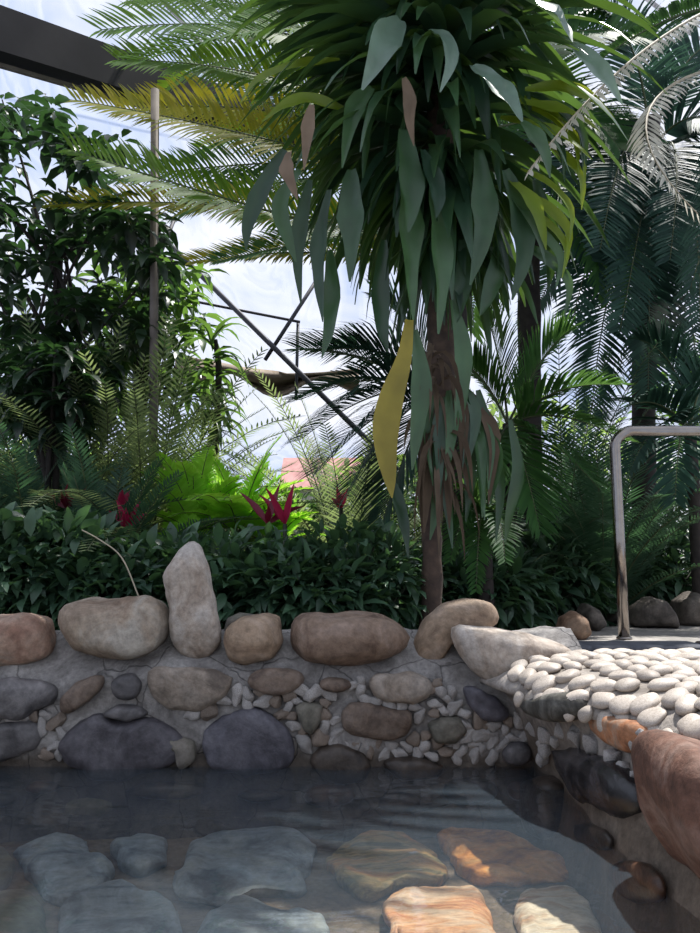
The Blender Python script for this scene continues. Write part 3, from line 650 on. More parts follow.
def frond(root, a, m, b, ll, lw, mat, rs, dens=60, ang=.95, droop=.5, rad=.012, stem='stem', nrm=None, label=None, start=.12, vee=.25, n=18):
    r_ = bez(a, m, b, n)
    o = frond_mesh(r_, ll, lw, ang, dens, droop, start, nrm, rs, vee).build('frond', mat, root)
    if label: o['label'] = label
    mb = MB(); mb.tube(r_, [rad*(1-.8*i/(n-1)) for i in range(n)], 6); s = mb.build('midrib', stem, None); s.parent = o
    w_ = root.location
    for v in s.data.vertices: v.co -= w_
    return o
def pf(root, pa, pm, pb, ll, lw, mat, rs, **k):   # frond from (px,py,Y) triples
    return frond(root, P(*pa), P(*pm), P(*pb), ll, lw, mat, rs, **k)
def leaf6(mb, p, d, up, L_, W_, bend=.2):
    sd = d.cross(up)
    if sd.length < .05: sd = d.orthogonal()
    sd.normalize(); up = sd.cross(d)
    def st(u, w, h): c = p+d*L_*u+up*L_*bend*h; return [c+sd*W_*w+up*W_*w*.35, c, c-sd*W_*w+up*W_*w*.35]
    mb.add([p]+st(.25, .40, .22)+st(.55, .48, .22)+st(.82, .24, -.1)+[p+d*L_-up*L_*bend*.6], [(0, 1, 2), (0, 2, 3), (1, 4, 5, 2), (2, 5, 6, 3), (4, 7, 8, 5), (5, 8, 9, 6), (7, 10, 8), (8, 10, 9)])
def rdir(rs, zlo=-1, zhi=1):
    a = rs.uniform(0, 2*math.pi); z = rs.uniform(zlo, zhi); r_ = math.sqrt(1-z*z); return V((r_*math.cos(a), r_*math.sin(a), z))
def shrub(name, c, rad, n, L_, W_, mat, label, cat, seed, group=None, base=.3, stems=7, shell=.45, droop=-.3, smat='stemdark'):
    rs = random.Random(seed); c = V(c); rt = empty(name, (c.x, c.y, base), label, cat, group)
    mb = MB()
    for _ in range(n):
        q = rdir(rs); r_ = rs.uniform(shell, 1)**.6
        p = c+V((q.x*rad[0]*r_, q.y*rad[1]*r_, q.z*rad[2]*r_))
        p += noise.noise_vector(p*3)*.12*rad[0]
        if p.z < base: p.z = base+rs.uniform(0, .1)
        d = (q+rdir(rs)*.8+V((0, 0, droop))).normalized(); s = rs.uniform(.6, 1.2)
        leaf6(mb, p, d, (ZA+rdir(rs)*.5).normalized(), L_*s, W_*s)
    mb.build('foliage', mat, rt)
    mb = MB()
    for k in range(stems):
        q = rdir(rs, -.2, .9); e = c+V((q.x*rad[0]*.8, q.y*rad[1]*.8, q.z*rad[2]*.8)); b = V((c.x+rs.uniform(-.1, .1), c.y+rs.uniform(-.1, .1), base-.02))
        mb.tube(bez(b, (b+e)/2+V((0, 0, .1)), e, 6), [.014, .013, .011, .009, .007, .004], 5)
    mb.build('stems', smat, rt); return rt
def fern(name, c, n, L_, ll, lw, mat, label, cat, seed, group=None, elev=(.5, 1.2), droop=.9, dens=34, az=None, h=0):
    rs = random.Random(seed); c = V(c); rt = empty(name, c, label, cat, group)
    mb = MB(); st = MB()
    if h: st.tube([c, c+V((0, 0, h))], .025, 8)
    for k in range(n):
        a = rs.uniform(*(az or (0, 6.28))); e = rs.uniform(*elev)
        r_ = grow(c+V((0, 0, h)), (math.cos(a)*math.cos(e), math.sin(a)*math.cos(e), math.sin(e)), L_*rs.uniform(.75, 1.1), droop/L_, 12)
        m_ = frond_mesh(r_, ll, lw, 1.15, dens, .4, .15, None, rs, .1); mb.add(m_.v, m_.f)
        st.tube(r_, [.006*(1-.06*i) for i in range(12)], 5)
    mb.build('fronds', mat, rt); st.build('stalks', 'stem', rt); return rt
def trunk(root, pts, rs_, mat, name='trunk', rings=0, n=14):
    q = cat(pts, 5); R = []
    for i in range(len(q)):
        k = i/(len(q)-1)*(len(rs_)-1); j = min(int(k), len(rs_)-2); R.append(rs_[j]+(rs_[j+1]-rs_[j])*(k-j)+(rings*(1 if i % 2 else -1)))
    mb = MB(); mb.tube(q, R, n); return mb.build(name, mat, root)

# ------------------------------------------------------------------ the large dracaena
rs = random.Random(11)
base = P(430, 596, 3.55); DX = base.x; DY = 3.55
dr = empty('dracaena', (DX, DY, .33), 'large dracaena with a huge crown of drooping strap leaves behind the wall', 'dracaena')
trunk(dr, [(DX, DY, .3), P(432, 540, DY), P(428, 480, DY+.02), P(440, 400, DY+.05), P(444, 300, DY+.08), P(440, 150, DY+.1), P(438, -60, DY+.1)], [.055, .045, .05, .075, .085, .075, .05], 'barkbrown', rings=.004)
def crown(name, mat, tiers, rs):
    mb = MB()
    for (px, py, n, e0, e1, L0, L1, dp, wd, az) in tiers:
        for k in range(n):
            a = rs.uniform(*az); e = rs.uniform(e0, e1); p = P(px+rs.uniform(-8, 8), py+rs.uniform(-22, 22), DY+.1+rs.uniform(-.05, .05))
            d = V((math.cos(a)*math.cos(e), math.sin(a)*math.cos(e), math.sin(e)))
            L_ = rs.uniform(L0, L1)
            q = grow(p, d, L_, dp*rs.uniform(.8, 1.25), 10)
            mb.strip(q, wd*rs.uniform(.8, 1.15), (ZA+V((rs.uniform(-.3, .3), rs.uniform(-.3, .3), 0))).normalized(), .35)
    return mb.build(name, mat, dr)
full = (0, 6.283)
crown('leaf_crown', 'drac', [
 (438, -70, 30, .3, 1.0, .9, 1.2, .7, .11, full),
 (438, -10, 40, .0, .8, 1.0, 1.3, .7, .11, full),
 (438, 40, 44, .0, .65, 1.0, 1.3, .8, .11, full),
 (440, 85, 44, -.1, .5, .9, 1.25, 1.0, .11, full),
 (440, 130, 44, -.4, .3, .8, 1.1, 1.3, .10, full),
 (442, 175, 44, -.8, .1, .65, .9, 1.8, .10, full),
 (444, 225, 40, -1.1, -.2, .5, .75, 2.4, .09, full),
 (440, 30, 22, -.2, .7, .9, 1.25, .9, .11, (2.5, 3.6)),
 (440, 90, 22, -.4, .4, .9, 1.2, 1.2, .11, (2.5, 3.6)),
 (440, 20, 26, -.2, .5, .6, .95, 1.8, .11, (3.4, 6.0)),
 (440, 80, 30, -.6, .4, .6, .95, 2.2, .11, (3.4, 6.0)),
 (440, 160, 34, -1.0, .0, .5, .75, 2.4, .10, (3.4, 6.0))], rs)
def hleaf(pts, Y, w_, mat, name='leaf', label=None, dy=0, fold=.45, prof=None):
    n = len(pts); w_ *= .92; q = cat([P(x, y, (Y if not hasattr(Y, '__len__') else Y[0]+(Y[1]-Y[0])*i/(n-1))) for i, (x, y) in enumerate(pts)], 4)
    mb = MB(); mb.strip(q, w_, V((rs.uniform(-.7, .7), -1, .15)).normalized(), fold, prof); o = mb.build(name, mat, dr)
    if label: o['label'] = label
    return o
Z = DY-.22
# broad green hanging leaves
for pts, w_, Y in [
 ([(404, 175), (408, 215), (409, 262), (413, 320)], .15, (Z, Z-.1)), ([(432, 185), (437, 230), (440, 280), (438, 334)], .15, (Z, Z-.12)),
 ([(402, 130), (408, 170), (410, 205), (408, 232)], .15, (Z-.1, Z-.2)), ([(422, 150), (432, 178), (437, 200), (436, 218)], .11, (Z-.1, Z-.2)),
 ([(478, 150), (482, 200), (481, 240), (470, 285)], .15, (Z, Z-.05)), ([(505, 170), (520, 215), (523, 260), (512, 300)], .13, (Z, Z)),
 ([(352, 170), (352, 210), (353, 240), (350, 282)], .15, (Z, Z-.05)), ([(330, 190), (321, 240), (320, 280), (323, 322)], .10, (Z+.1, Z+.05)),
 ([(310, 180), (300, 225), (297, 260), (301, 305)], .09, (Z+.1, Z+.1)), ([(330, 250), (333, 290), (330, 330), (322, 358)], .10, (Z+.1, Z+.1)),
 ([(285, 150), (262, 190), (248, 225), (246, 250)], .10, (Z, Z+.05)), ([(300, 170), (280, 205), (288, 240), (296, 262)], .09, (Z, Z+.05)),
 ([(384, 240), (380, 290), (382, 330), (388, 352)], .10, (Z+.1, Z+.08)), ([(500, 240), (495, 275), (487, 300), (480, 316)], .10, (Z+.1, Z+.08)),
 ([(535, 180), (548, 225), (552, 260), (548, 290)], .10, (Z+.1, Z+.1)), ([(462, 240), (464, 280), (458, 310), (452, 330)], .10, (Z+.1, Z+.1)),
 ([(414, 330), (420, 380), (416, 430), (412, 470)], .11, (Z, Z-.04)), ([(392, 480), (398, 505), (404, 530), (408, 558)], .08, (Z+.1, Z+.1)),
 ([(462, 380), (466, 430), (470, 480), (466, 522)], .09, (Z+.1, Z+.1)), ([(478, 390), (490, 440), (500, 490), (496, 540)], .08, (Z+.1, Z+.1)),
 ([(435, 430), (440, 470), (436, 510), (430, 540)], .08, (Z+.1, Z+.1)), ([(510, 420), (518, 470), (510, 510), (505, 545)], .07, (Z+.2, Z+.2)),
 ([(452, 300), (462, 350), (460, 400), (455, 440)], .10, (Z+.1, Z+.06))]:
    hleaf(pts, Y, w_, 'dracbig')
hleaf([(372, 88), (356, 105), (348, 130), (342, 168)], (Z-.05, Z-.15), .105, 'dracbig')
P1 = [([(400, 20), (388, 36), (376, 60), (362, 90)], .16, 'broad pale glossy leaf'), ([(428, 30), (444, 40), (450, 62), (440, 92)], .10, 'small pale curled leaf'),
      ([(472, 66), (492, 84), (510, 104), (522, 122)], .14, 'pale glossy leaf tip'), ([(512, -6), (540, 8), (560, 24), (572, 42)], .14, 'pale glossy arching leaf'), ([(572, 44), (592, 64), (606, 80), (622, 104)], .11, 'pale glossy leaf'),
      ([(522, 122), (534, 135), (545, 155), (550, 178)], .08, None)]
for pts, w_, lb in P1: hleaf(pts, (Z-.25, Z-.4), w_, 'dracpale' if lb else 'dracbig', 'leaf', lb)
hleaf([(409, 320), (403, 360), (390, 400), (384, 440), (392, 498)], (Z-.05, Z-.1), .135, 'dracyellow', 'leaf', 'long yellowing leaf hanging down', prof=lambda u: (.3+.7*min(1, u/.6)) if u < .7 else max(.05, ((1-u)/.3)**.6))
for k in range(16):
    x0 = rs.uniform(425, 500); y0 = rs.uniform(380, 450)-abs(x0-450)*.3; l_ = rs.uniform(70, 120)
    hleaf([(x0*.5+445*.5, y0), (x0, y0+l_*.4), (x0+rs.uniform(-8, 8), y0+l_)], (DY-.1, DY-.2), rs.uniform(.05, .085), 'dracbig' if k % 4 else 'drydark')
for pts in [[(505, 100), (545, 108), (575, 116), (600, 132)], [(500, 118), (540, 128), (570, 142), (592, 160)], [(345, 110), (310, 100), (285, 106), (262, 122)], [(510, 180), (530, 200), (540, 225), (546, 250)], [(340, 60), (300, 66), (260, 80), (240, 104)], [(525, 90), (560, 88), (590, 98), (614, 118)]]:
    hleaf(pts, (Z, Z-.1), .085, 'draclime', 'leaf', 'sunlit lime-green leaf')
for pts, w_ in [([(404, 78), (410, 100), (410, 122), (414, 146)], .07), ([(312, 105), (308, 125), (306, 145), (304, 170)], .07), ([(290, 152), (288, 166), (292, 182), (298, 200)], .085)]:
    hleaf(pts, (Z-.2, Z-.22), w_, 'dry', 'leaf', 'dried brown curled leaf')
for k in range(12):
    x0 = rs.uniform(505, 535); y0 = rs.uniform(80, 250); l_ = rs.uniform(55, 85)
    hleaf([(x0, y0), (x0+l_*.4, y0+8+l_*.1), (x0+l_*.75, y0+20+l_*.3), (x0+l_*.9-y0*.06, y0+30+l_*.65)], (Z+.05, Z-.05), rs.uniform(.06, .08), 'draclime' if k % 2 else 'dracbig')
mb = MB()
for k in range(46):
    px = rs.uniform(415, 465); py = rs.uniform(350, 500); yy = DY+rs.uniform(-.12, .0)
    p0 = P(px*.4+436*.6, py, yy); q = grow(p0, (rs.uniform(-.5, .5), -.5, rs.uniform(-.4, .3)), rs.uniform(.22, .45), 9, 8)
    mb.strip(q, rs.uniform(.012, .035), V((0, -1, .2)), .5)
o = mb.build('dead_leaf_skirt', 'drydark', dr); o['label'] = 'shaggy withered leaves along the trunk'

# ------------------------------------------------------------------ palms
rs = random.Random(21)
# palm behind the dracaena, fronds to the upper left
px_, Y_ = 456, 5.0
b = P(px_, 500, Y_); pa = empty('palm', (b.x, Y_, .3), 'tall palm behind the dracaena with yellow-green fronds fanning to the upper left', 'palm')
trunk(pa, [(b.x, Y_, .28), (b.x, Y_, 1.5), P(455, 200, Y_), P(450, 60, Y_)], [.10, .085, .085, .07], 'bark', rings=.004)
LF = [((440, 60, 4.6), (300, 0, 4.3), (140, 62, 4.0), .5, .028, 'palm'), ((440, 60, 5.2), (320, 40, 5.5), (210, 110, 5.8), .55, .028, 'palmmid'), ((440, 90, 5.4), (250, 20, 5.6), (165, 90, 5.9), .55, .028, 'palm'), ((440, 40, 5.2), (300, -60, 5.2), (150, -30, 5.2), .55, .03, 'palm'), ((440, 270, 5.0), (330, 240, 4.8), (190, 262, 4.5), .34, .026, 'palmyellow'),
     ((440, 120, 5.0), (330, 0, 4.6), (100, 30, 4.2), .55, .028, 'palm'), ((440, 140, 5.0), (330, 120, 5.4), (190, 60, 5.8), .6, .028, 'palmmid'), ((440, 130, 5.2), (330, 90, 5.6), (200, 150, 6.0), .6, .028, 'palm'),
      ((440, 110, 5.0), (380, -70, 4.6), (250, 30, 4.4), .55, .028, 'palm'), ((440, 170, 5.1), (300, 150, 5.2), (110, 180, 5.2), .45, .026, 'palmmid'), ((440, 100, 5.2), (330, -60, 5.6), (180, -20, 6.0), .6, .028, 'palmyellow'),
     ((440, 255, 5.0), (290, 222, 4.7), (72, 150, 4.2), .46, .03, 'palm'), ((440, 190, 5.0), (260, 130, 5.1), (75, 100, 4.9), .50, .028, 'palmyellow'),
      ((440, 150, 5.0), (300, 60, 4.7), (118, 60, 4.4), .55, .028, 'palm'),
      ((440, 130, 5.0), (320, -20, 4.8), (130, 0, 4.6), .55, .028, 'palm'),
      ((440, 250, 5.0), (260, 190, 4.9), (45, 205, 4.7), .40, .028, 'palmyellow'),
      ((440, 170, 5.0), (300, 90, 5.3), (120, 110, 5.4), .55, .028, 'palmyellow'),
      ((440, 110, 5.0), (360, -60, 4.9), (220, -60, 4.9), .55, .03, 'palm'),
      ((440, 200, 5.0), (320, 150, 5.3), (175, 215, 5.4), .5, .028, 'palmmid'),
      ((440, 130, 5.0), (400, -40, 5.2), (310, 0, 5.4), .55, .03, 'palm'),
      ((450, 220, 5.0), (350, 230, 4.6), (215, 262, 4.4), .36, .024, 'palmmid'),
      ((450, 120, 5.0), (540, 0, 5.0), (650, 40, 5.2), .55, .03, 'palmmid'),
      ((450, 150, 5.0), (560, 80, 5.2), (640, 190, 5.4), .5, .03, 'palmmid'),
      ((450, 170, 5.0), (520, 130, 4.8), (590, 260, 4.8), .45, .028, 'palmdark'),
      ((450, 100, 5.0), (480, -80, 5.2), (560, -60, 5.6), .55, .03, 'palm')]
for (A, Bm, C_, ll, lw, mt) in LF:
    pf(pa, A, Bm, C_, ll*.92, lw*.9, mt, rs, dens=74, droop=.35, ang=1.2, nrm=V((rs.uniform(-.25, .25), -1, rs.uniform(.3, .9))).normalized())
# right dark palm
b = P(645, 500, 5.6); pb = empty('palm', (b.x, 5.6, .3), 'dark dense palm with broad drooping fronds on the right', 'palm')
trunk(pb, [(b.x, 5.6, .2), (b.x, 5.6, 1.4), P(648, 200, 5.6), P(650, 120, 5.6)], [.11, .09, .09, .08], 'bark', rings=.004)
for (A, Bm, C_) in [((650, 160, 5.6), (600, 60, 5.2), (545, 210, 5.0)), ((650, 170, 5.6), (620, 120, 5.0), (570, 330, 4.8)), ((650, 160, 5.6), (660, 120, 4.9), (620, 330, 4.7)),
      ((650, 160, 5.6), (700, 110, 5.0), (700, 330, 4.7)), ((650, 150, 5.6), (720, 60, 5.2), (770, 220, 4.9)), ((650, 150, 5.6), (640, -20, 5.4), (560, 20, 5.2)),
      ((650, 150, 5.6), (690, 0, 5.6), (760, 60, 5.5)), ((650, 180, 5.6), (600, 180, 5.8), (530, 320, 6.0)), ((650, 180, 5.6), (700, 160, 5.9), (740, 320, 6.2)),
      ((650, 180, 5.6), (660, 150, 6.0), (650, 360, 6.4)), ((650, 165, 5.6), (630, 80, 5.0), (600, 250, 4.6)), ((650, 165, 5.6), (690, 90, 5.0), (670, 260, 4.6)),
      ((650, 180, 5.6), (610, 230, 5.4), (590, 420, 5.2)), ((650, 180, 5.6), (690, 230, 5.4), (700, 420, 5.2)), ((650, 190, 5.6), (650, 230, 5.2), (648, 400, 5.0)), ((650, 170, 5.6), (590, 100, 5.9), (520, 150, 6.0))]:
    pf(pb, A, Bm, C_, .46, .025, 'palmdark', rs, dens=96, droop=.35, ang=1.1, nrm=V((rs.uniform(-.3, .3), -1, rs.uniform(.3, 1.2))).normalized())
# pale fronds from the upper right
b = P(780, 500, 4.6); pc = empty('palm', (b.x, 4.6, .3), 'palm outside the right edge whose pale sunlit dry fronds hang into view', 'palm')
trunk(pc, [(b.x, 4.6, .2), (b.x, 4.6, 1.6), P(775, 60, 4.6), P(770, -20, 4.6)], [.1, .09, .08, .07], 'bark', rings=.004)
pf(pc, (765, -10, 4.5), (640, 20, 3.5), (528, 172, 2.95), .13, .02, 'palmpale', rs, dens=46, droop=1.2, stem='drystem', label='pale dry frond', vee=-.5)
pf(pc, (765, 60, 4.6), (560, 80, 3.6), (698, 214, 3.4), .18, .02, 'palmpale', rs, dens=40, droop=1.0, stem='drystem', label='pale sunlit frond', vee=-.3)
pf(pc, (770, 10, 4.6), (690, -10, 4.4), (600, 60, 4.3), .3, .026, 'palmmid', rs, dens=56, droop=.7)
pf(pc, (770, 0, 4.6), (700, -70, 4.6), (575, -30, 4.6), .45, .03, 'palmmid', rs, dens=60, droop=.7)
pf(pc, (770, 10, 4.6), (760, 60, 4.2), (690, 290, 3.9), .4, .03, 'palmdark', rs, dens=60, droop=.9)
# slim trunk palm at 530
b = P(531, 500, 5.2); pd = empty('palm', (b.x, 5.2, .3), 'palm with a straight dark trunk right of the dracaena', 'palm')
trunk(pd, [(b.x, 5.2, .25), (b.x, 5.2, 1.3), P(529, 280, 5.2), P(528, 120, 5.2)], [.105, .085, .08, .07], 'bark', rings=.004)
for (A, Bm, C_) in [((528, 180, 5.2), (560, 60, 5.0), (620, 150, 4.8)), ((528, 180, 5.2), (580, 140, 5.0), (610, 300, 4.8)), ((528, 180, 5.2), (500, 80, 5.5), (440, 60, 5.6)), ((528, 170, 5.2), (550, 0, 5.4), (600, -40, 5.4)), ((528, 200, 5.2), (490, 180, 5.5), (470, 330, 5.6)), ((528, 190, 5.2), (570, 170, 5.6), (600, 280, 5.9))]:
    pf(pd, A, Bm, C_, .5, .028, 'palmmid', rs, dens=84, droop=.35, ang=1.1, nrm=V((rs.uniform(-.3, .3), -1, rs.uniform(.3, 1.2))).normalized())
# low palms among the shrubs
def lowpalm(c, ends, label, mat='palmmid', ll=.3, lw=.02, dens=44):
    c = V(c); rt = empty('low_palm', (c.x, c.y, .3), label, 'palm')
    trunk(rt, [(c.x, c.y, .28), (c.x, c.y, (c.z+.3)/2), (c.x, c.y, c.z-.05), c], [.05, .04, .035, .03], 'bark')
    for (mx, my, mY, ex, ey, eY) in ends:
        frond(rt, c, P(mx, my, mY), P(ex, ey, eY), ll, lw, mat, rs, dens=dens, droop=.5, rad=.008)
lowpalm(P(430, 400, 4.3), [(400, 340, 4.3, 330, 350, 4.2), (390, 360, 4.2, 300, 400, 4.1), (390, 370, 4.1, 300, 440, 4.0), (390, 390, 4.2, 320, 470, 4.0), (400, 400, 4.2, 345, 500, 4.1), (420, 320, 4.3, 380, 300, 4.3), (410, 430, 4.2, 380, 530, 4.1), (380, 350, 4.3, 300, 350, 4.3)], 'low palm left of the dracaena trunk with stiff fine fronds', 'palmdark', .5, .018, 56)
lowpalm(P(508, 425, 4.4), [(480, 360, 4.4, 450, 360, 4.3), (500, 340, 4.4, 480, 300, 4.4), (540, 350, 4.3, 570, 330, 4.2), (550, 380, 4.2, 615, 385, 4.0), (550, 400, 4.2, 625, 440, 4.0), (540, 420, 4.2, 600, 490, 4.0), (500, 430, 4.0, 470, 520, 3.9), (520, 440, 4.1, 540, 530, 4.0)], 'low palm right of the dracaena trunk with radiating grey-green fronds', 'palmmid', .34, .02, 44)
lowpalm(P(690, 430, 4.6), [(650, 380, 4.5, 610, 420, 4.3), (660, 400, 4.4, 630, 470, 4.2), (700, 360, 4.5, 730, 360, 4.4), (680, 400, 4.3, 675, 500, 4.1), (680, 350, 4.6, 640, 340, 4.6)], 'low dark palm behind the handrail', 'palmdark', .34, .022, 44)
lowpalm(P(484, 520, 3.9), [(470, 480, 3.9, 450, 560, 3.7), (480, 490, 3.8, 476, 590, 3.6), (500, 490, 3.8, 505, 560, 3.6), (470, 470, 3.9, 430, 500, 3.8)], 'small drooping palm right of the dracaena base', 'palmmid', .16, .018, 36)

# ------------------------------------------------------------------ left side trees
rs = random.Random(31)
def whorl_tree(name, base, Ytr, clusters, L_, W_, mat, label, cat, tr=.06, nl=8, top=None, bf=.3):
    rt = empty(name, base, label, cat); mb = MB(); st = MB()
    base = V(base); tp = V(top)
    st.tube(bez(base, (base+tp)/2+V((.1, 0, 0)), tp, 8), [tr*(1-.08*i) for i in range(8)], 10)
    for c in clusters:
        c = V(c); s0 = base.lerp(tp, rs.uniform(.45, .95)); (st.tube if rs.random() < bf else (lambda *a: None))(bez(s0, (s0+c)/2+V((0, 0, .1)), c, 6), [.02, .016, .013, .01, .008, .006], 5, False)
        a0 = rs.uniform(0, 6)
        for k in range(nl):
            a = a0+6.283*k/nl+rs.uniform(-.2, .2); e = rs.uniform(-.9, .2)
            d = V((math.cos(a)*math.cos(e), math.sin(a)*math.cos(e), math.sin(e))); s = rs.uniform(.7, 1.15)
            leaf6(mb, c+d*.03, d, ZA, L_*s, W_*s, .25)
    mb.build('foliage', mat, rt); st.build('branches', 'bark', rt); return rt
cl = []
for _ in range(640):
    x = rs.uniform(-70, 165); y = rs.uniform(95, 430)
    if x > 120 and (y < 210 or y > 345): continue
    if x > 60 and y < 130: continue
    if noise.noise(V((x*.02, y*.02, 3))) < -.02 and rs.random() < .8: continue
    cl.append(P(x, y, rs.uniform(4.6, 6.0)))
b = P(30, 500, 5.4)
whorl_tree('broadleaf_tree', (b.x, 5.4, .3), 5.4, cl, .20, .08, 'treedark', 'dense dark broadleaf tree filling the left side under the girder', 'tree', .06, 7, (b.x+.1, 5.4, 3.4), bf=.09)
cl = [P(rs.gauss(48, 22), rs.uniform(345, 430), rs.uniform(4.2, 4.6)) for _ in range(46)]
b = P(52, 500, 4.4)
whorl_tree('umbrella_plant', (b.x, 4.4, .3), 4.4, cl, .22, .06, 'treedark', 'very dark drooping clump hanging in front of the broadleaf tree', 'shrub', .03, 8, P(50, 360, 4.4))
cl = [P(rs.uniform(95, 205), rs.uniform(255, 400), rs.uniform(6.0, 7.2)) for _ in range(95)]
b = P(120, 500, 6.5)
whorl_tree('umbrella_tree', (b.x, 6.5, .3), 6.5, cl, .26, .085, 'treegreen', 'lighter green whorled-leaf tree around the grey pole', 'tree', .05, 7, P(150, 290, 6.5))
# slender dracaena at (212, 340..440)
b = P(213, 500, 5.6); sd_ = empty('slender_dracaena', (b.x, 5.6, .3), 'slender dracaena with narrow downcurved leaves against the sky', 'dracaena')
tp = P(215, 340, 5.6); trunk(sd_, [(b.x, 5.6, .28), (b.x, 5.6, 1.2), (b.x+.02, 5.6, tp.z-.3), tp], [.035, .03, .025, .02], 'bark')
mb = MB()
for k in range(80):
    u = rs.random(); p = P(213, 338+u*100, 5.55); a = rs.uniform(0, 6.283); e = rs.uniform(.0, .6)+(.6 if u < .12 else 0)
    mb.strip(grow(p, (math.cos(a)*math.cos(e), math.sin(a)*math.cos(e), math.sin(e)), rs.uniform(.28, .42), 4.5, 7), .055, ZA, .3)
mb.build('leaf_crown', 'treegreen', sd_)

# ferns, understorey
FE = [(20, 470, 4.9, 'fernolive', 'olive fern thicket at the left edge above the shrubs'), (70, 455, 5.1, 'fernolive', 'feathery olive fern below the dark drooping clump'), (115, 450, 5.3, 'fernolive', 'feathery olive fern left of the grey pole'),
      (150, 455, 5.0, 'fernolive', 'olive fern at the foot of the grey pole'), (40, 510, 4.3, 'ferndark', 'dark fern between the left red plants'), (105, 520, 4.2, 'ferndark', 'dark fern with arching fronds above the large beige boulder'), (0, 520, 4.2, 'ferndark', 'dark fern at the left edge above the salmon boulder'),
      (350, 470, 5.4, 'fernolive', 'olive fern in the background left of the yellowing leaf'), (600, 500, 5.0, 'ferndark', 'dark fern behind the handrail post'), (560, 460, 5.6, 'ferndark', 'tall dark fern right of the straight dark trunk')]
for i, (x, y, Y, mt, lb) in enumerate(FE):
    c = P(x, y, Y); fern('fern', (c.x, Y, .3), 42, max(.9, (c.z-.3)*1.75), .16, .0135, mt, lb, 'fern', 200+i, elev=(.7, 1.45), droop=.9, dens=46)
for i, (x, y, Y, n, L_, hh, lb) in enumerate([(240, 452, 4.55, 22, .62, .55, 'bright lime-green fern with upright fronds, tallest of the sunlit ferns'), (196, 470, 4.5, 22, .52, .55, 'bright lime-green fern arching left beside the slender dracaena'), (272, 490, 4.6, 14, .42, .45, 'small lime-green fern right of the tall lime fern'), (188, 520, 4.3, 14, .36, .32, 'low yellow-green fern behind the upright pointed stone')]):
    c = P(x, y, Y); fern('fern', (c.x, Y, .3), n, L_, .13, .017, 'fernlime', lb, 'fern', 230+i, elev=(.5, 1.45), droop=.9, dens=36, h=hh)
# red cordylines
def cordyline(px, py, Y, n, L_, mat, label, seed):
    rs = random.Random(seed); c = P(px, py, Y); rt = empty('cordyline', (c.x, Y, .3), label, 'red plant')
    mb = MB(); mb.tube([(c.x, Y, .28), (c.x, Y, c.z)], .012, 6); mb.build('stem', 'stemdark', rt)
    mb = MB()
    for k in range(n):
        a = rs.uniform(0, 6.283); e = rs.uniform(.6, 1.4)
        mb.strip(grow(c, (math.cos(a)*math.cos(e), math.sin(a)*math.cos(e), math.sin(e)), L_*rs.uniform(.7, 1.1), 1.6, 7), .042, V((rs.uniform(-.4, .4), -1, .3)).normalized(), .3)
    mb.build('leaves', mat, rt)
cordyline(268, 524, 4.0, 4, .24, 'reddark', 'dark red plant left of the bright pink one behind the wall', 1)
cordyline(285, 524, 4.0, 4, .24, 'redleaf', 'bright pinkish red plant in the middle of the shrubs', 2)
cordyline(341, 508, 4.4, 5, .14, 'redleaf', 'small pink plant left of the long yellowing leaf', 3)
cordyline(66, 508, 4.1, 8, .16, 'reddark', 'dark red plant on the left, leftmost of the red plants', 4)
cordyline(127, 528, 4.1, 6, .16, 'redleaf', 'crimson plant above the large beige boulder', 5)
cordyline(122, 505, 4.2, 3, .10, 'redleaf', 'tiny crimson plant tip above the larger crimson plant', 6)

# shrubs just behind the wall
SH = [(-20, 575, 3.5, .5, 'leafy dark shrub at the left edge behind the salmon boulder'), (45, 570, 3.6, .5, 'leafy dark shrub between the salmon and large beige boulders'), (110, 565, 3.6, .45, 'leafy dark shrub behind the large beige boulder'),
      (165, 560, 3.7, .45, 'leafy dark shrub left of the upright stone'), (235, 565, 3.6, .46, 'leafy dark shrub right of the upright stone'), (300, 565, 3.6, .46, 'leafy dark shrub behind the long brown boulder, left part'),
      (355, 565, 3.7, .46, 'leafy dark shrub behind the long brown boulder, right part'), (400, 560, 4.1, .45, 'leafy dark shrub left of the dracaena base'), (480, 570, 4.2, .45, 'leafy dark shrub right of the dracaena base'),
      (535, 560, 4.6, .5, 'leafy dark shrub above the slanted pointed boulder'), (590, 550, 5.3, .6, 'dark shrub behind the handrail post, left side'), (650, 540, 5.4, .62, 'dark shrub seen under the handrail'), (705, 540, 5.4, .62, 'dark shrub at the right edge under the handrail')]
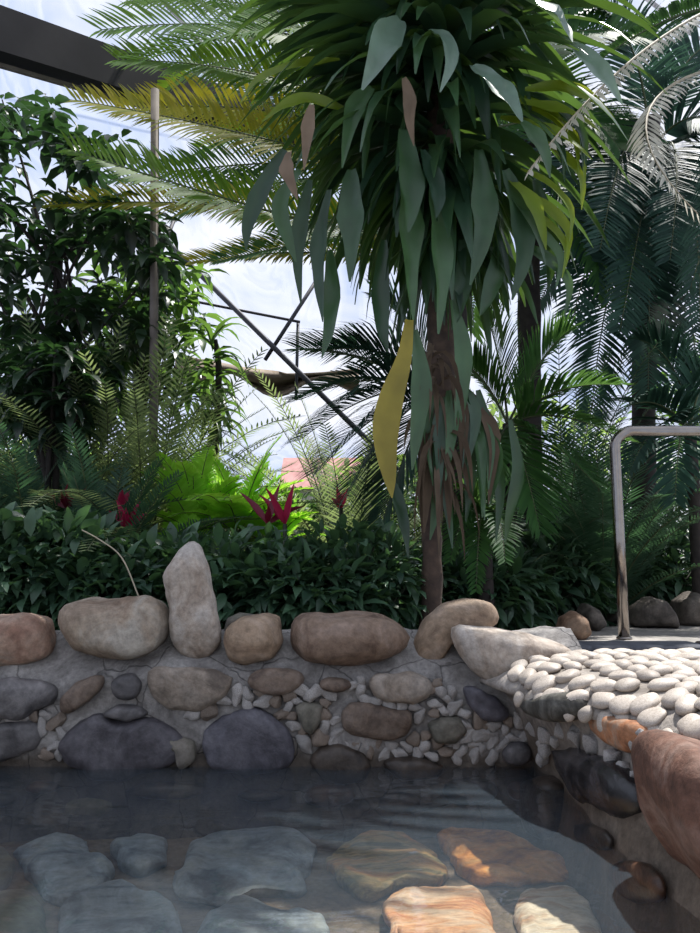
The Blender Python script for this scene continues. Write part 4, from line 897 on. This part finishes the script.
for i, (x, y, Y, r_, lb) in enumerate(SH):
    c = P(x, y, Y)
    shrub('shrub', (c.x, Y, .3+r_*.45), (r_*.85, r_*.7, r_*(.6+.22*math.sin(i*2.3))), 1300, .10+.02*(i%3), .042+.008*(i%2), 'shrub', lb, 'shrub', 300+i)
tw = P(88, 536, 3.3)
mb = MB(); mb.tube(cat([P(82, 530, 3.3), P(100, 540, 3.28), P(122, 558, 3.2), P(140, 600, 3.1)], 5), .0032, 6)
tag(mb.build('dry_twig', 'drystem', loc=P(140, 600, 3.1)), 'thin bare dry twig arching over the large beige boulder', 'twig')
# mid hedge behind
for i, x in enumerate([-60, 10, 80, 150, 220, 290, 360, 430, 500, 570, 640, 710]):
    Y = 6.4+.3*(i % 2); c = P(x, 480, Y)
    nm = ['at the left edge', 'below the dark tree', 'left of the grey pole', 'behind the grey pole', 'behind the tall lime fern', 'left of the low fine palm', 'behind the low fine palm', 'behind the dracaena trunk', 'left of the straight dark palm trunk', 'right of the straight dark palm trunk', 'behind the right dark palm', 'behind the handrail at the right', 'beyond the right edge'][i]
    hh = [1.5, 1.4, 1.35, 1.2, 1.1, 1.05, 1.15, 1.35, 1.3, 1.35, 1.5, 1.6, 1.6][i]
    shrub('bush', (c.x, Y, .3+hh*.45), (.5, .4, hh*.55), 1100, .14, .05, 'shrubmid' if x < 400 else 'shrub', 'green background bush '+nm, 'bush', 400+i)
# far trees
for i, (x, Y, z, r_, mt, lb) in enumerate([(-4.6, 11, 1.6, 1.5, 'far', 'pale far tree behind the left ferns'), (-2.2, 12, 1.1, 1.0, 'far', 'pale far tree beyond the slender dracaena'), (.6, 12, 1.5, 1.2, 'far', 'pale far tree seen beside the dracaena trunk'), (3.0, 12, 2.2, 1.7, 'far', 'pale far tree between the two dark palm trunks'), (6.2, 11, 2.6, 2.1, 'treegreen', 'far green tree behind the right palm')]):
    shrub('tree', (x, Y, z), (r_, .8, r_*.8), 1500, .22, .09, mt, lb, 'tree', 500+i, base=.08)
